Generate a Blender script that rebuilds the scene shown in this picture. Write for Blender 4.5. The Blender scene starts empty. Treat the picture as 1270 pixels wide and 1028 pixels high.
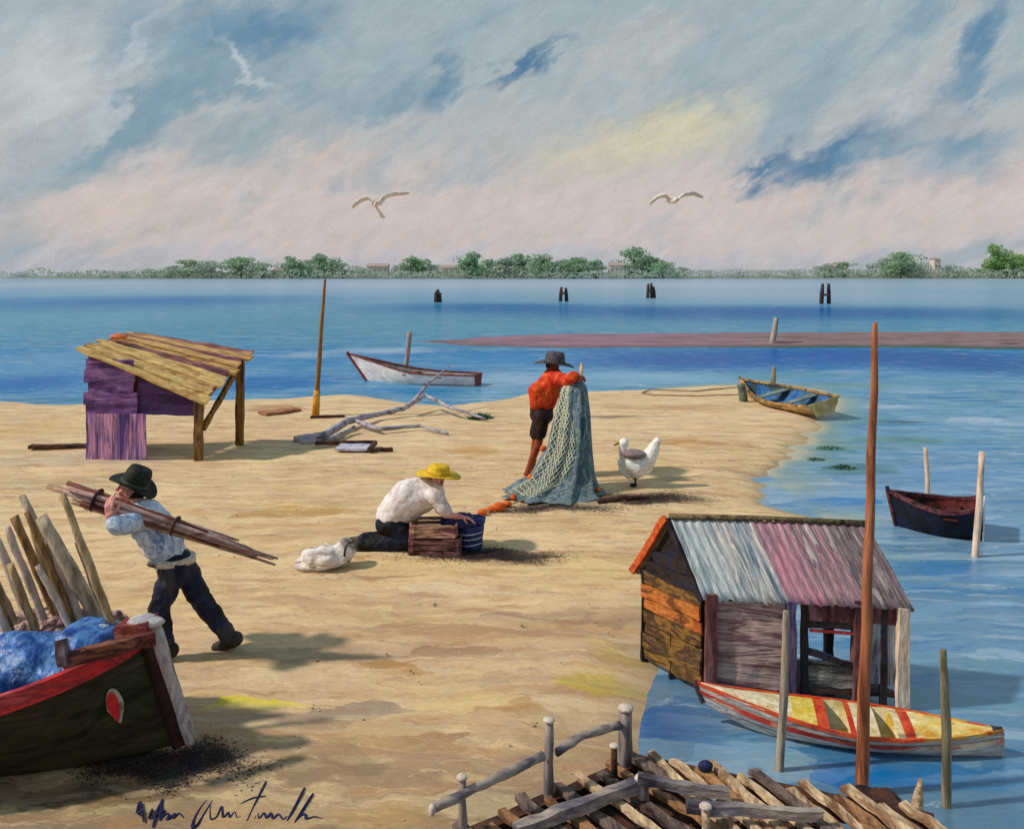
import bpy, bmesh, math, random
from mathutils import Vector, Matrix, noise
import numpy as np
random.seed(7)
sc = bpy.context.scene
col = sc.collection
F, HY, CH, CX = 1100.0, 340.0, 3.2, 635.0      # focal length (px of the 1270 wide frame), horizon row, eye height
WZ = -0.12                                      # water level; sand is about z = 0
V = Vector
PI = math.pi

def at(px, py, d):                               # a point at distance d seen at px, py
    return V(((px-CX)/F*d, d, CH-(py-HY)/F*d))
def gr(px, py, z=0.0):                           # a point at height z
    return at(px, py, F*(CH-z)/(py-HY))
def lin(c):
    return tuple((x/255/12.92 if x/255 <= .04045 else ((x/255+.055)/1.055)**2.4) for x in c)

# ------------------------------------------------------------------ mesh builder
def jit(p, amp, sc_=6.0):
    n = noise.noise_vector(V(p)*sc_ + V((3.1, 7.7, 1.3)))
    return V(p) + n*amp

class MB:
    def __init__(s): s.v = []; s.f = []; s.sm = []
    def add(s, vs, fs, smooth=False, M=None):
        o = len(s.v)
        for p in vs:
            p = V(p)
            s.v.append(M @ p if M else p)
        for f in fs:
            s.f.append(tuple(i+o for i in f)); s.sm.append(smooth)
        return s
    def bar(s, p0, p1, w, h, up=(0, 0, 1), seg=1, rough=0.0, w1=None, h1=None):
        p0 = V(p0); p1 = V(p1); d = (p1-p0).normalized(); up = V(up)
        side = d.cross(up)
        if side.length < 1e-4: side = d.cross(V((1, 0, 0)))
        side.normalize(); u = side.cross(d).normalized()
        w1 = w if w1 is None else w1; h1 = h if h1 is None else h1
        vs = []; fs = []
        for i in range(seg+1):
            t = i/seg; c = p0.lerp(p1, t); ww = w+(w1-w)*t; hh = h+(h1-h)*t
            for a, b in ((-.5, -.5), (.5, -.5), (.5, .5), (-.5, .5)):
                q = c+side*ww*a+u*hh*b
                if rough: q = jit(q, rough, 9)
                vs.append(q)
        for i in range(seg):
            for k in range(4):
                a = i*4+k; b = i*4+(k+1) % 4
                fs.append((a, b, b+4, a+4))
        fs.append((3, 2, 1, 0)); e = seg*4; fs.append((e, e+1, e+2, e+3))
        return s.add(vs, fs)
    def tube(s, pts, rad, n=8, rough=0.0, smooth=True, flat=1.0):
        pts = [V(p) for p in pts]; m = len(pts)
        if not hasattr(rad, '__len__'): rad = [rad]*m
        vs = []; fs = []; u = None
        for i, p in enumerate(pts):
            d = (pts[min(i+1, m-1)]-pts[max(i-1, 0)])
            d = d.normalized() if d.length > 1e-9 else V((0, 0, 1))
            if u is None:
                u = d.cross(V((0, 0, 1)))
                if u.length < 1e-3: u = d.cross(V((0, 1, 0)))
            else: u = u - d*u.dot(d)
            u.normalize(); w = d.cross(u)
            for k in range(n):
                a = 2*PI*k/n
                q = p+(u*math.cos(a)+w*math.sin(a)*flat)*rad[i]
                if rough: q = jit(q, rough, 12)
                vs.append(q)
        for i in range(m-1):
            for k in range(n):
                a = i*n+k; b = i*n+(k+1) % n
                fs.append((a, b, b+n, a+n))
        fs.append(tuple(range(n-1, -1, -1))); fs.append(tuple((m-1)*n+k for k in range(n)))
        return s.add(vs, fs, smooth)
    def ball(s, c, r, n=12, m=8, M=None, rough=0, rs=6.0):
        c = V(c)
        if not hasattr(r, '__len__'): r = (r, r, r)
        vs = [V((0, 0, r[2]))]; fs = []
        for i in range(1, m):
            th = PI*i/m
            for k in range(n):
                a = 2*PI*k/n
                vs.append(V((r[0]*math.sin(th)*math.cos(a), r[1]*math.sin(th)*math.sin(a), r[2]*math.cos(th))))
        vs.append(V((0, 0, -r[2])))
        for k in range(n): fs.append((0, 1+k, 1+(k+1) % n))
        for i in range(m-2):
            for k in range(n):
                a = 1+i*n+k; b = 1+i*n+(k+1) % n
                fs.append((a, a+n, b+n, b))
        e = len(vs)-1
        for k in range(n): fs.append((e, 1+(m-2)*n+(k+1) % n, 1+(m-2)*n+k))
        vs = [(M @ p if M else p)+c for p in vs]
        if rough: vs = [jit(p, rough, rs) for p in vs]
        return s.add(vs, fs, True)
    def cap(s, p0, p1, r0, r1, n=10):            # tapered capsule
        p0 = V(p0); p1 = V(p1); d = p1-p0
        if d.length < 1e-5: return s.ball(p0, r0, n, 8)
        d.normalize(); pts = []; rr = []
        for a in (-85, -55, -25, 0):
            a = math.radians(a); pts.append(p0+d*r0*math.sin(a)); rr.append(r0*math.cos(a))
        for a in (0, 25, 55, 85):
            a = math.radians(a); pts.append(p1+d*r1*math.sin(a)); rr.append(r1*math.cos(a))
        return s.tube(pts, rr, n)
    def chain(s, pts, rr, n=10):
        for i in range(len(pts)-1): s.cap(pts[i], pts[i+1], rr[i], rr[i+1], n)
        return s
    def lathe(s, prof, c=(0, 0, 0), M=None, n=24, rough=0):
        vs = []; fs = []; c = V(c); m = len(prof)
        for r, z in prof:
            for k in range(n):
                a = 2*PI*k/n; p = V((r*math.cos(a), r*math.sin(a), z))
                p = (M @ p if M else p)+c
                vs.append(jit(p, rough, 9) if rough else p)
        for i in range(m-1):
            for k in range(n):
                a = i*n+k; b = i*n+(k+1) % n
                fs.append((a, b, b+n, a+n))
        fs.append(tuple(range(n-1, -1, -1))); fs.append(tuple((m-1)*n+k for k in range(n)))
        return s.add(vs, fs, True)
    def quad(s, a, b, c, d, thick=0.02, nu=1, nv=1, rough=0, n=None):   # slab on four corners
        a, b, c, d = map(V, (a, b, c, d))
        if n is None: n = (b-a).cross(d-a).normalized()
        vs = []; fs = []
        for L in (0, 1):
            for j in range(nv+1):
                for i in range(nu+1):
                    u = i/nu; w = j/nv
                    p = a.lerp(b, u).lerp(d.lerp(c, u), w)-V(n)*thick*L
                    vs.append(jit(p, rough, 5) if rough else p)
        W = nu+1; N = W*(nv+1)
        for j in range(nv):
            for i in range(nu):
                q = j*W+i
                fs.append((q, q+1, q+1+W, q+W)); fs.append((N+q, N+q+W, N+q+1+W, N+q+1))
        for i in range(nu):
            fs.append((i, N+i, N+i+1, i+1)); q = nv*W+i; fs.append((q, q+1, N+q+1, N+q))
        for j in range(nv):
            q = j*W; fs.append((q, q+W, N+q+W, N+q)); q = j*W+nu; fs.append((q, N+q, N+q+W, q+W))
        return s.add(vs, fs)
    def build(s, name, mat, parent=None, loc=None):
        me = bpy.data.meshes.new(name)
        if parent is not None:
            base = V(parent.get('_b', (0, 0, 0))) if '_b' in parent else V(parent.location)
        else: base = V(loc) if loc is not None else V((0, 0, 0))
        me.from_pydata([p-base for p in s.v], [], s.f)
        me.polygons.foreach_set('use_smooth', s.sm)
        me.materials.append(mat); me.update()
        o = bpy.data.objects.new(name, me); col.objects.link(o)
        if parent is not None:
            o.parent = parent; BASE[o] = BASE.get(parent, V((0, 0, 0)))
        else: o.location = base
        return o
BASE = {}
_ob = MB.build
def build(s, name, mat, parent=None, loc=None):   # world-space verts -> mesh relative to its thing's base
    base = BASE.get(parent, V((0, 0, 0))) if parent is not None else (V(loc) if loc is not None else V((0, 0, 0)))
    me = bpy.data.meshes.new(name)
    me.from_pydata([p-base for p in s.v], [], s.f)
    me.polygons.foreach_set('use_smooth', s.sm)
    me.materials.append(mat); me.update()
    o = bpy.data.objects.new(name, me); col.objects.link(o)
    if parent is not None: o.parent = parent; BASE[o] = base
    else: o.location = base; BASE[o] = base
    return o
MB.build = build

def thing(name, label, cat, loc=(0, 0, 0), group=None):
    o = bpy.data.objects.new(name, None); col.objects.link(o); o.empty_display_size = .2
    o.location = loc; BASE[o] = V(loc); o['label'] = label; o['category'] = cat
    if group: o['group'] = group
    return o
def tag(o, label, cat, group=None, kind=None):
    o['label'] = label; o['category'] = cat
    if group: o['group'] = group
    if kind: o['kind'] = kind
    return o
def struct(o): o['kind'] = 'structure'; return o
def soften(o, vox=None, smooth=4, disp=0.0, dsize=.1):
    if vox:
        m = o.modifiers.new('r', 'REMESH'); m.mode = 'VOXEL'; m.voxel_size = vox; m.use_smooth_shade = True
        if smooth:
            m = o.modifiers.new('s', 'SMOOTH'); m.factor = .5; m.iterations = smooth
    if disp:
        t = bpy.data.textures.new('folds', 'CLOUDS'); t.noise_scale = dsize; t.noise_depth = 2
        m = o.modifiers.new('d', 'DISPLACE'); m.texture = t; m.strength = disp; m.mid_level = .5
        m.texture_coords = 'LOCAL'
    return o

# ------------------------------------------------------------------ node helpers
class NT:
    def __init__(s, tree): s.t = tree; s.l = tree.links
    def n(s, typ, ins=None, **props):
        nd = s.t.nodes.new(typ)
        for k, v in props.items(): setattr(nd, k, v)
        for k, v in (ins or {}).items():
            i = nd.inputs[k]
            if isinstance(v, bpy.types.NodeSocket): s.l.new(v, i)
            else: i.default_value = v
        return nd
    def math(s, op, a, b=0.0, clamp=False):
        return s.n('ShaderNodeMath', {0: a, 1: b}, operation=op, use_clamp=clamp).outputs[0]
    def vm(s, op, a, b=(0, 0, 0)):
        return s.n('ShaderNodeVectorMath', {0: a, 1: b}, operation=op).outputs[0]
    def mix(s, f, a, b, blend='MIX'):
        nd = s.n('ShaderNodeMix', {0: f}, data_type='RGBA', blend_type=blend)
        for i, v in ((6, a), (7, b)):
            if isinstance(v, bpy.types.NodeSocket): s.l.new(v, nd.inputs[i])
            else: nd.inputs[i].default_value = (*v[:3], 1)
        return nd.outputs[2]
    def noise(s, vec, scale, detail=3, rough=.55, dist=0.0, dim='3D'):
        return s.n('ShaderNodeTexNoise', {'Vector': vec, 'Scale': scale, 'Detail': detail, 'Roughness': rough, 'Distortion': dist}, noise_dimensions=dim)
    def map(s, vec, loc=(0, 0, 0), rot=(0, 0, 0), scale=(1, 1, 1), typ='POINT'):
        return s.n('ShaderNodeMapping', {'Vector': vec, 'Location': loc, 'Rotation': rot, 'Scale': scale}, vector_type=typ).outputs[0]
    def ramp(s, fac, stops, interp='LINEAR'):
        nd = s.n('ShaderNodeValToRGB', {0: fac}); r = nd.color_ramp; r.interpolation = interp
        while len(r.elements) < len(stops): r.elements.new(.5)
        for e, (p, c) in zip(r.elements, stops): e.position = p; e.color = (*c, 1)
        return nd.outputs[0]
    def range(s, v, a, b, c=0.0, d=1.0, typ='SMOOTHSTEP'):
        return s.n('ShaderNodeMapRange', {0: v, 1: a, 2: b, 3: c, 4: d}, interpolation_type=typ).outputs[0]
    def blobs(s, vec, colr, lst, hi=1.15, lo=.35):                 # (cx, cy, rx, ry, rot, colour, strength)
        for cx, cy, rx, ry, rot, c, st in lst:
            m = s.map(vec, (cx, cy, 0), (0, 0, rot), (rx, ry, 1), 'TEXTURE')
            l = s.n('ShaderNodeVectorMath', {0: m}, operation='LENGTH').outputs['Value']
            colr = s.mix(s.range(l, hi, lo, 0.0, st), colr, lin(c))
        return colr
def newmat(name):
    m = bpy.data.materials.new(name); m.use_nodes = True; m.node_tree.nodes.clear()
    return m, NT(m.node_tree)
def finish(m, nt, color, rough=.8, spec=.15, bump=None, bs=.3, bd=.02, glossy=0.0):
    ins = {'Base Color': color, 'Roughness': rough, 'Specular IOR Level': spec}
    if bump is not None:
        b = nt.n('ShaderNodeBump', {'Height': bump, 'Strength': bs, 'Distance': bd}).outputs[0]; ins['Normal'] = b
    sh = nt.n('ShaderNodeBsdfPrincipled', ins).outputs[0]
    nt.n('ShaderNodeOutputMaterial', {0: sh}); return m

def paint(name, cols, sc_=6, stretch=(1, 1, 1), rough=.7, bump=.5, bd=.012, spec=.25, rot=(0, 0, 0), warp=.6, soft=.5, attr=None):
    """streaky brushed colour laid along an axis (stretch < 1 lengthens the streaks)"""
    m, nt = newmat(name)
    tc = nt.n('ShaderNodeAttribute', attribute_name=attr).outputs['Vector'] if attr else nt.n('ShaderNodeTexCoord').outputs['Object']
    v = nt.map(tc, rot=rot, scale=stretch)
    nz = nt.noise(v, sc_, 5, .62, warp).outputs[0]
    k = len(cols); a = .5-.17; w = .34
    stops = [(a+w*(i+.5)/k, lin(c)) for i, c in enumerate(cols)]
    c = nt.ramp(nz, stops, 'LINEAR' if soft else 'CONSTANT')
    n2 = nt.noise(v, sc_*4.7, 3, .6, .2).outputs[0]
    val = nt.range(n2, .3, .7, .72, 1.22, 'LINEAR')
    hs = nt.n('ShaderNodeHueSaturation', {'Value': val, 'Color': c}).outputs[0]
    n3 = nt.noise(v, sc_*9, 2, .6, .3).outputs[0]
    h = nt.math('ADD', n2, nt.math('MULTIPLY', n3, .6))
    return finish(m, nt, hs, rough, spec, h, bump, bd)

SUN_EL, SUN_AZ = math.radians(43), math.radians(-99)     # azimuth from +Y towards +X; sun stands at the left, a bit behind us

# ------------------------------------------------------------------ world
def make_world():
    w = bpy.data.worlds.new('World'); sc.world = w; w.use_nodes = True
    w.cycles.sampling_method = 'MANUAL'; w.cycles.sample_map_resolution = 256
    t = w.node_tree; t.nodes.clear(); nt = NT(t)
    sky = nt.n('ShaderNodeTexSky', sky_type='NISHITA', sun_disc=False, sun_elevation=SUN_EL, sun_rotation=SUN_AZ)
    bg1 = nt.n('ShaderNodeBackground', {0: sky.outputs[0], 1: .1}).outputs[0]
    g = nt.n('ShaderNodeTexCoord').outputs['Generated']
    s = nt.n('ShaderNodeSeparateXYZ', {0: g}).outputs
    az = nt.math('ARCTAN2', s[0], s[1]); el = nt.math('ARCSINE', s[2])
    v0 = nt.n('ShaderNodeCombineXYZ', {0: az, 1: el, 2: 0.0}).outputs[0]
    rt = nt.map(v0, rot=(0, 0, -.55), scale=(1, 1, 1))
    # long soft diagonal brush-like cloud streaks
    st = nt.map(rt, scale=(1.0, 2.6, 1))
    d1 = nt.noise(st, 9, 4, .6).outputs['Color']
    d1 = nt.vm('SUBTRACT', d1, (.5, .5, .5))
    d2 = nt.vm('SUBTRACT', nt.noise(nt.map(rt, scale=(1, 1.8, 1)), 30, 3, .6).outputs['Color'], (.5, .5, .5))
    off = nt.vm('ADD', nt.n('ShaderNodeVectorMath', {0: d1, 'Scale': .075}, operation='SCALE').outputs[0],
                nt.n('ShaderNodeVectorMath', {0: d2, 'Scale': .05}, operation='SCALE').outputs[0])
    vz = nt.map(nt.vm('ADD', v0, off), scale=(1, 1, 0))
    vert = nt.math('MULTIPLY', nt.n('ShaderNodeSeparateXYZ', {0: vz}).outputs[1], 1/.5, True)
    L = lin
    base = nt.ramp(vert, [(0, L((180, 182, 190))), (.05, L((196, 188, 192))), (.16, L((207, 192, 188))), (.28, L((187, 185, 183))),
                          (.45, L((168, 182, 184))), (.65, L((162, 178, 184))), (1, L((132, 160, 174)))])
    big = nt.noise(st, 4.2, 5, .6, .4).outputs[0]
    base = nt.mix(nt.range(big, .50, .66, 0, .62), base, L((130, 160, 174)))
    base = nt.mix(nt.range(big, .46, .34, 0, .55), base, L((198, 192, 187)))
    def px(x, y, hw, hh, rot, c, k): return (math.atan((x-CX)/F), math.atan((HY-y)/math.hypot(F, x-CX)), hw/F, hh/F, rot, c, k)
    BL = (72, 120, 156)
    lst = [px(100, 60, 120, 60, .5, (172, 180, 184), .5), px(330, 38, 90, 36, .3, (86, 130, 160), .85), px(160, 55, 30, 45, -.5, (125, 155, 175), .6),
           px(140, 172, 75, 24, .7, (104, 142, 162), .85), px(260, 112, 130, 18, .3, (112, 148, 166), .75), px(60, 130, 80, 14, .9, (186, 194, 196), .6),
           px(60, 90, 60, 60, .7, (204, 206, 204), .7), px(110, 165, 90, 10, .8, (206, 208, 208), .6), px(300, 80, 60, 8, -.6, (206, 210, 212), .6), px(170, 70, 50, 9, .9, (200, 206, 208), .6), px(450, 200, 60, 14, .3, (205, 188, 182), .5), px(402, 192, 24, 8, .3, (214, 190, 178), .8), px(480, 128, 80, 14, .35, (125, 154, 172), .7),
           px(545, 112, 50, 18, .9, (84, 130, 158), .8), px(655, 76, 48, 12, .55, (76, 118, 152), 1), px(480, 120, 80, 26, .3, (120, 152, 170), .6), px(700, 55, 30, 6, .2, (110, 143, 168), .6),
           px(620, 92, 30, 7, .3, (100, 138, 162), .7), px(160, 270, 150, 36, .05, (205, 189, 181), .75), px(520, 290, 190, 22, .02, (200, 187, 181), .6), px(250, 45, 70, 40, .3, (104, 144, 168), .6), px(60, 200, 90, 40, .4, (140, 165, 176), .55), px(380, 120, 60, 26, .2, (112, 148, 168), .55), px(300, 170, 110, 22, .1, (134, 160, 168), .6), px(200, 130, 70, 30, .8, (120, 152, 170), .5),
           px(560, 170, 90, 20, .4, (176, 184, 184), .5), px(790, 178, 130, 36, .22, (208, 200, 172), .9), px(850, 150, 80, 18, .3, (214, 206, 170), .85),
           px(730, 190, 40, 20, .1, (206, 198, 170), .6), px(900, 60, 90, 16, .4, (148, 168, 180), .5), px(900, 110, 80, 22, .35, (158, 172, 178), .6),
           px(1060, 175, 110, 24, .35, BL, .55), px(950, 212, 42, 13, .55, BL, 1), px(1035, 180, 75, 18, .42, (72, 118, 154), 1), px(1180, 190, 60, 34, .3, (112, 148, 170), .7), px(1100, 178, 60, 10, 0, (120, 154, 174), .7),
           px(1110, 120, 50, 24, .6, (190, 192, 193), .7), px(1218, 62, 20, 56, -.45, (80, 128, 162), .9), px(1195, 115, 30, 12, .6, (105, 145, 170), .7), px(1205, 175, 36, 16, .1, (112, 148, 168), .7),
           px(1170, 70, 40, 16, 1.0, (190, 190, 188), .6), px(1140, 25, 40, 20, .8, (108, 146, 172), .6), px(700, 255, 90, 26, .1, (206, 190, 188), .6),
           px(1000, 292, 170, 16, .05, (198, 190, 186), .6), px(640, 322, 600, 10, 0, (180, 184, 194), .5), px(800, 20, 140, 14, .2, (172, 178, 178), .6)]
    base = nt.blobs(vz, base, lst, 1.5, .0)
    fine = nt.noise(nt.map(rt, scale=(1, 2.2, 1)), 26, 5, .7, .6).outputs[0]
    base = nt.n('ShaderNodeHueSaturation', {'Value': nt.range(fine, .3, .7, .91, 1.10, 'LINEAR'), 'Color': base}).outputs[0]
    can = nt.noise(v0, 420, 2, .6).outputs[0]
    base = nt.n('ShaderNodeHueSaturation', {'Value': nt.range(can, .3, .7, .95, 1.05, 'LINEAR'), 'Color': base}).outputs[0]
    bg2 = nt.n('ShaderNodeBackground', {0: base, 1: 1.0}).outputs[0]
    mx = nt.n('ShaderNodeMixShader', {0: .9, 1: bg1, 2: bg2}).outputs[0]
    nt.n('ShaderNodeOutputWorld', {0: mx})
    L_ = bpy.data.lights.new('sun', 'SUN'); L_.energy = 3.1; L_.angle = math.radians(2.5); L_.color = (1, .92, .82)
    o = bpy.data.objects.new('sun', L_); col.objects.link(o)
    d = V((math.sin(SUN_AZ)*math.cos(SUN_EL), math.cos(SUN_AZ)*math.cos(SUN_EL), math.sin(SUN_EL)))
    o.rotation_euler = d.to_track_quat('Z', 'Y').to_euler()
make_world()

cam = bpy.data.cameras.new('camera'); co = bpy.data.objects.new('camera', cam); col.objects.link(co)
co.location = (0, 0, CH); co.rotation_euler = (PI/2, 0, 0)
cam.sensor_width = 36; cam.lens = 36*F/1270; cam.clip_end = 6000; cam.clip_start = .05
cam.shift_y = -(514-HY)/1270
sc.camera = co
sc.cycles.max_bounces = 4; sc.cycles.diffuse_bounces = 2; sc.cycles.glossy_bounces = 2
sc.view_settings.view_transform = 'Standard'; sc.view_settings.look = 'None'; sc.view_settings.exposure = 0

# ------------------------------------------------------------------ shore, sand, water
SH = [(-900, 506), (-300, 500), (0, 499), (90, 503), (160, 500), (300, 497), (380, 493), (440, 490), (500, 500), (560, 504), (610, 498), (660, 489), (740, 486), (820, 483),
      (900, 479), (960, 476), (1010, 484), (1040, 500), (1015, 520), (1000, 545), (962, 575), (948, 600), (930, 618), (985, 636), (1040, 650), (1000, 690), (900, 750), (808, 815), (798, 860),
      (792, 930), (800, 1000), (760, 1100), (640, 1400), (500, 2200)]
shore = [gr(x, y, WZ).to_2d() for x, y in SH]
poly = shore+[V((0, -6)), V((-40, -6)), V((-60, 10))]
P = np.array([(p.x, p.y) for p in poly])
def sdf(X, Y):
    d = np.full(X.shape, 1e9); ins = np.zeros(X.shape, bool)
    n = len(P)
    for i in range(n):
        a = P[i]; b = P[(i+1) % n]; e = b-a; wx = X-a[0]; wy = Y-a[1]
        t = np.clip((wx*e[0]+wy*e[1])/max(e@e, 1e-9), 0, 1)
        d = np.minimum(d, (wx-e[0]*t)**2+(wy-e[1]*t)**2)
        c = ((a[1] <= Y) & (b[1] > Y)) | ((b[1] <= Y) & (a[1] > Y))
        with np.errstate(divide='ignore', invalid='ignore'):
            xi = a[0]+(Y-a[1])/(b[1]-a[1]+1e-12)*e[0]
        ins ^= c & (X < xi)
    return np.where(ins, 1, -1)*np.sqrt(d)
def sand_z(D, X, Y):
    nz = (np.sin(X*1.7+np.sin(Y*1.3)*1.2)*np.sin(Y*1.1+X*.4)*.018+np.sin(X*4.1+Y*2.3)*np.sin(Y*5.2-X*1.1)*.006
          +np.sin(X*11+np.sin(Y*9)*2)*np.sin(Y*13+X*3)*.0035)
    z = np.where(D > 0, WZ+(-WZ)*(1-np.exp(-D*2.2)), WZ+D*.22)
    return z+nz*np.clip(D*1.5+.5, .2, 1)
def shore_wave(X, Y):
    k = np.clip((X-2.5)/1.5, 0, 1)*np.clip((20-Y)/4, 0.3, 1)
    return np.sin(X*3.1+Y*1.3)*.05+np.sin(X*7.7-Y*2.9)*.03+k*(np.sin(Y*3.3+np.sin(X*2.1)*1.5)*.16+np.sin(Y*7.9+X*2.7)*.09)
def make_sand():
    xs = np.concatenate([np.arange(-34, -9, .25), np.arange(-9, 9, .07), np.arange(9, 16, .25)])
    ys = np.concatenate([np.arange(0, 4, .3), np.arange(4, 14, .06), np.arange(14, 30, .1)])
    X, Y = np.meshgrid(xs, ys); D = sdf(X, Y)
    D = D+shore_wave(X, Y)
    Z = sand_z(D, X, Y); Z = np.maximum(Z, -.6)
    nx, ny = len(xs), len(ys)
    verts = np.stack([X, Y, Z], -1).reshape(-1, 3)
    keep = (D > -2.2)
    idx = np.arange(nx*ny).reshape(ny, nx)
    k = keep[:-1, :-1] | keep[1:, 1:] | keep[:-1, 1:] | keep[1:, :-1]
    f = np.stack([idx[:-1, :-1][k], idx[:-1, 1:][k], idx[1:, 1:][k], idx[1:, :-1][k]], -1)
    me = bpy.data.meshes.new('sand_beach'); me.from_pydata(verts.tolist(), [], f.tolist())
    me.polygons.foreach_set('use_smooth', [True]*len(f))
    bm = bmesh.new(); bm.from_mesh(me); bmesh.ops.delete(bm, geom=[v for v in bm.verts if not v.link_faces], context='VERTS'); bm.to_mesh(me); bm.free()
    o = bpy.data.objects.new('sand_beach', me); col.objects.link(o); return struct(o)

def gblob(x, y, hw, hh, rot, c, st, z=0.0):
    d = F*(CH-z)/(y-HY); return ((x-CX)/F*d, d, hw*d/F, hh*d*d/(F*(CH-z)), rot, c, st)
def ground_vec(nt, sx, sy, wob, wsc, z):
    """dab centres: colour is sampled at the middle of stretched cells so it lies in brush-like dabs"""
    pos = nt.n('ShaderNodeNewGeometry').outputs['Position']
    p0 = nt.map(pos, scale=(1, 1, 0))
    nz = nt.vm('SUBTRACT', nt.noise(nt.map(p0, scale=(1, 1.6, 1)), wsc, 4, .6).outputs['Color'], (.5, .5, .5))
    pw = nt.vm('ADD', p0, nt.n('ShaderNodeVectorMath', {0: nz, 'Scale': wob}, operation='SCALE').outputs[0])
    vs = nt.map(pw, scale=(sx, sy, 0))
    vo = nt.n('ShaderNodeTexVoronoi', {'Vector': vs, 'Scale': 1.0}, voronoi_dimensions='2D')
    back = nt.map(vo.outputs['Position'], scale=(1/sx, 1/sy, 0))
    cpos = nt.n('ShaderNodeMix', {0: .6, 4: pw, 5: back}, data_type='VECTOR').outputs[1]
    return pos, p0, pw, vo, cpos
def rowcoord(nt, cpos, z):                        # picture row as a function of distance only
    y = nt.math('MAXIMUM', nt.n('ShaderNodeSeparateXYZ', {0: cpos}).outputs[1], 2.0)
    return nt.math('ADD', nt.math('DIVIDE', F*(CH-z)/1100, y), HY/1100)

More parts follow.
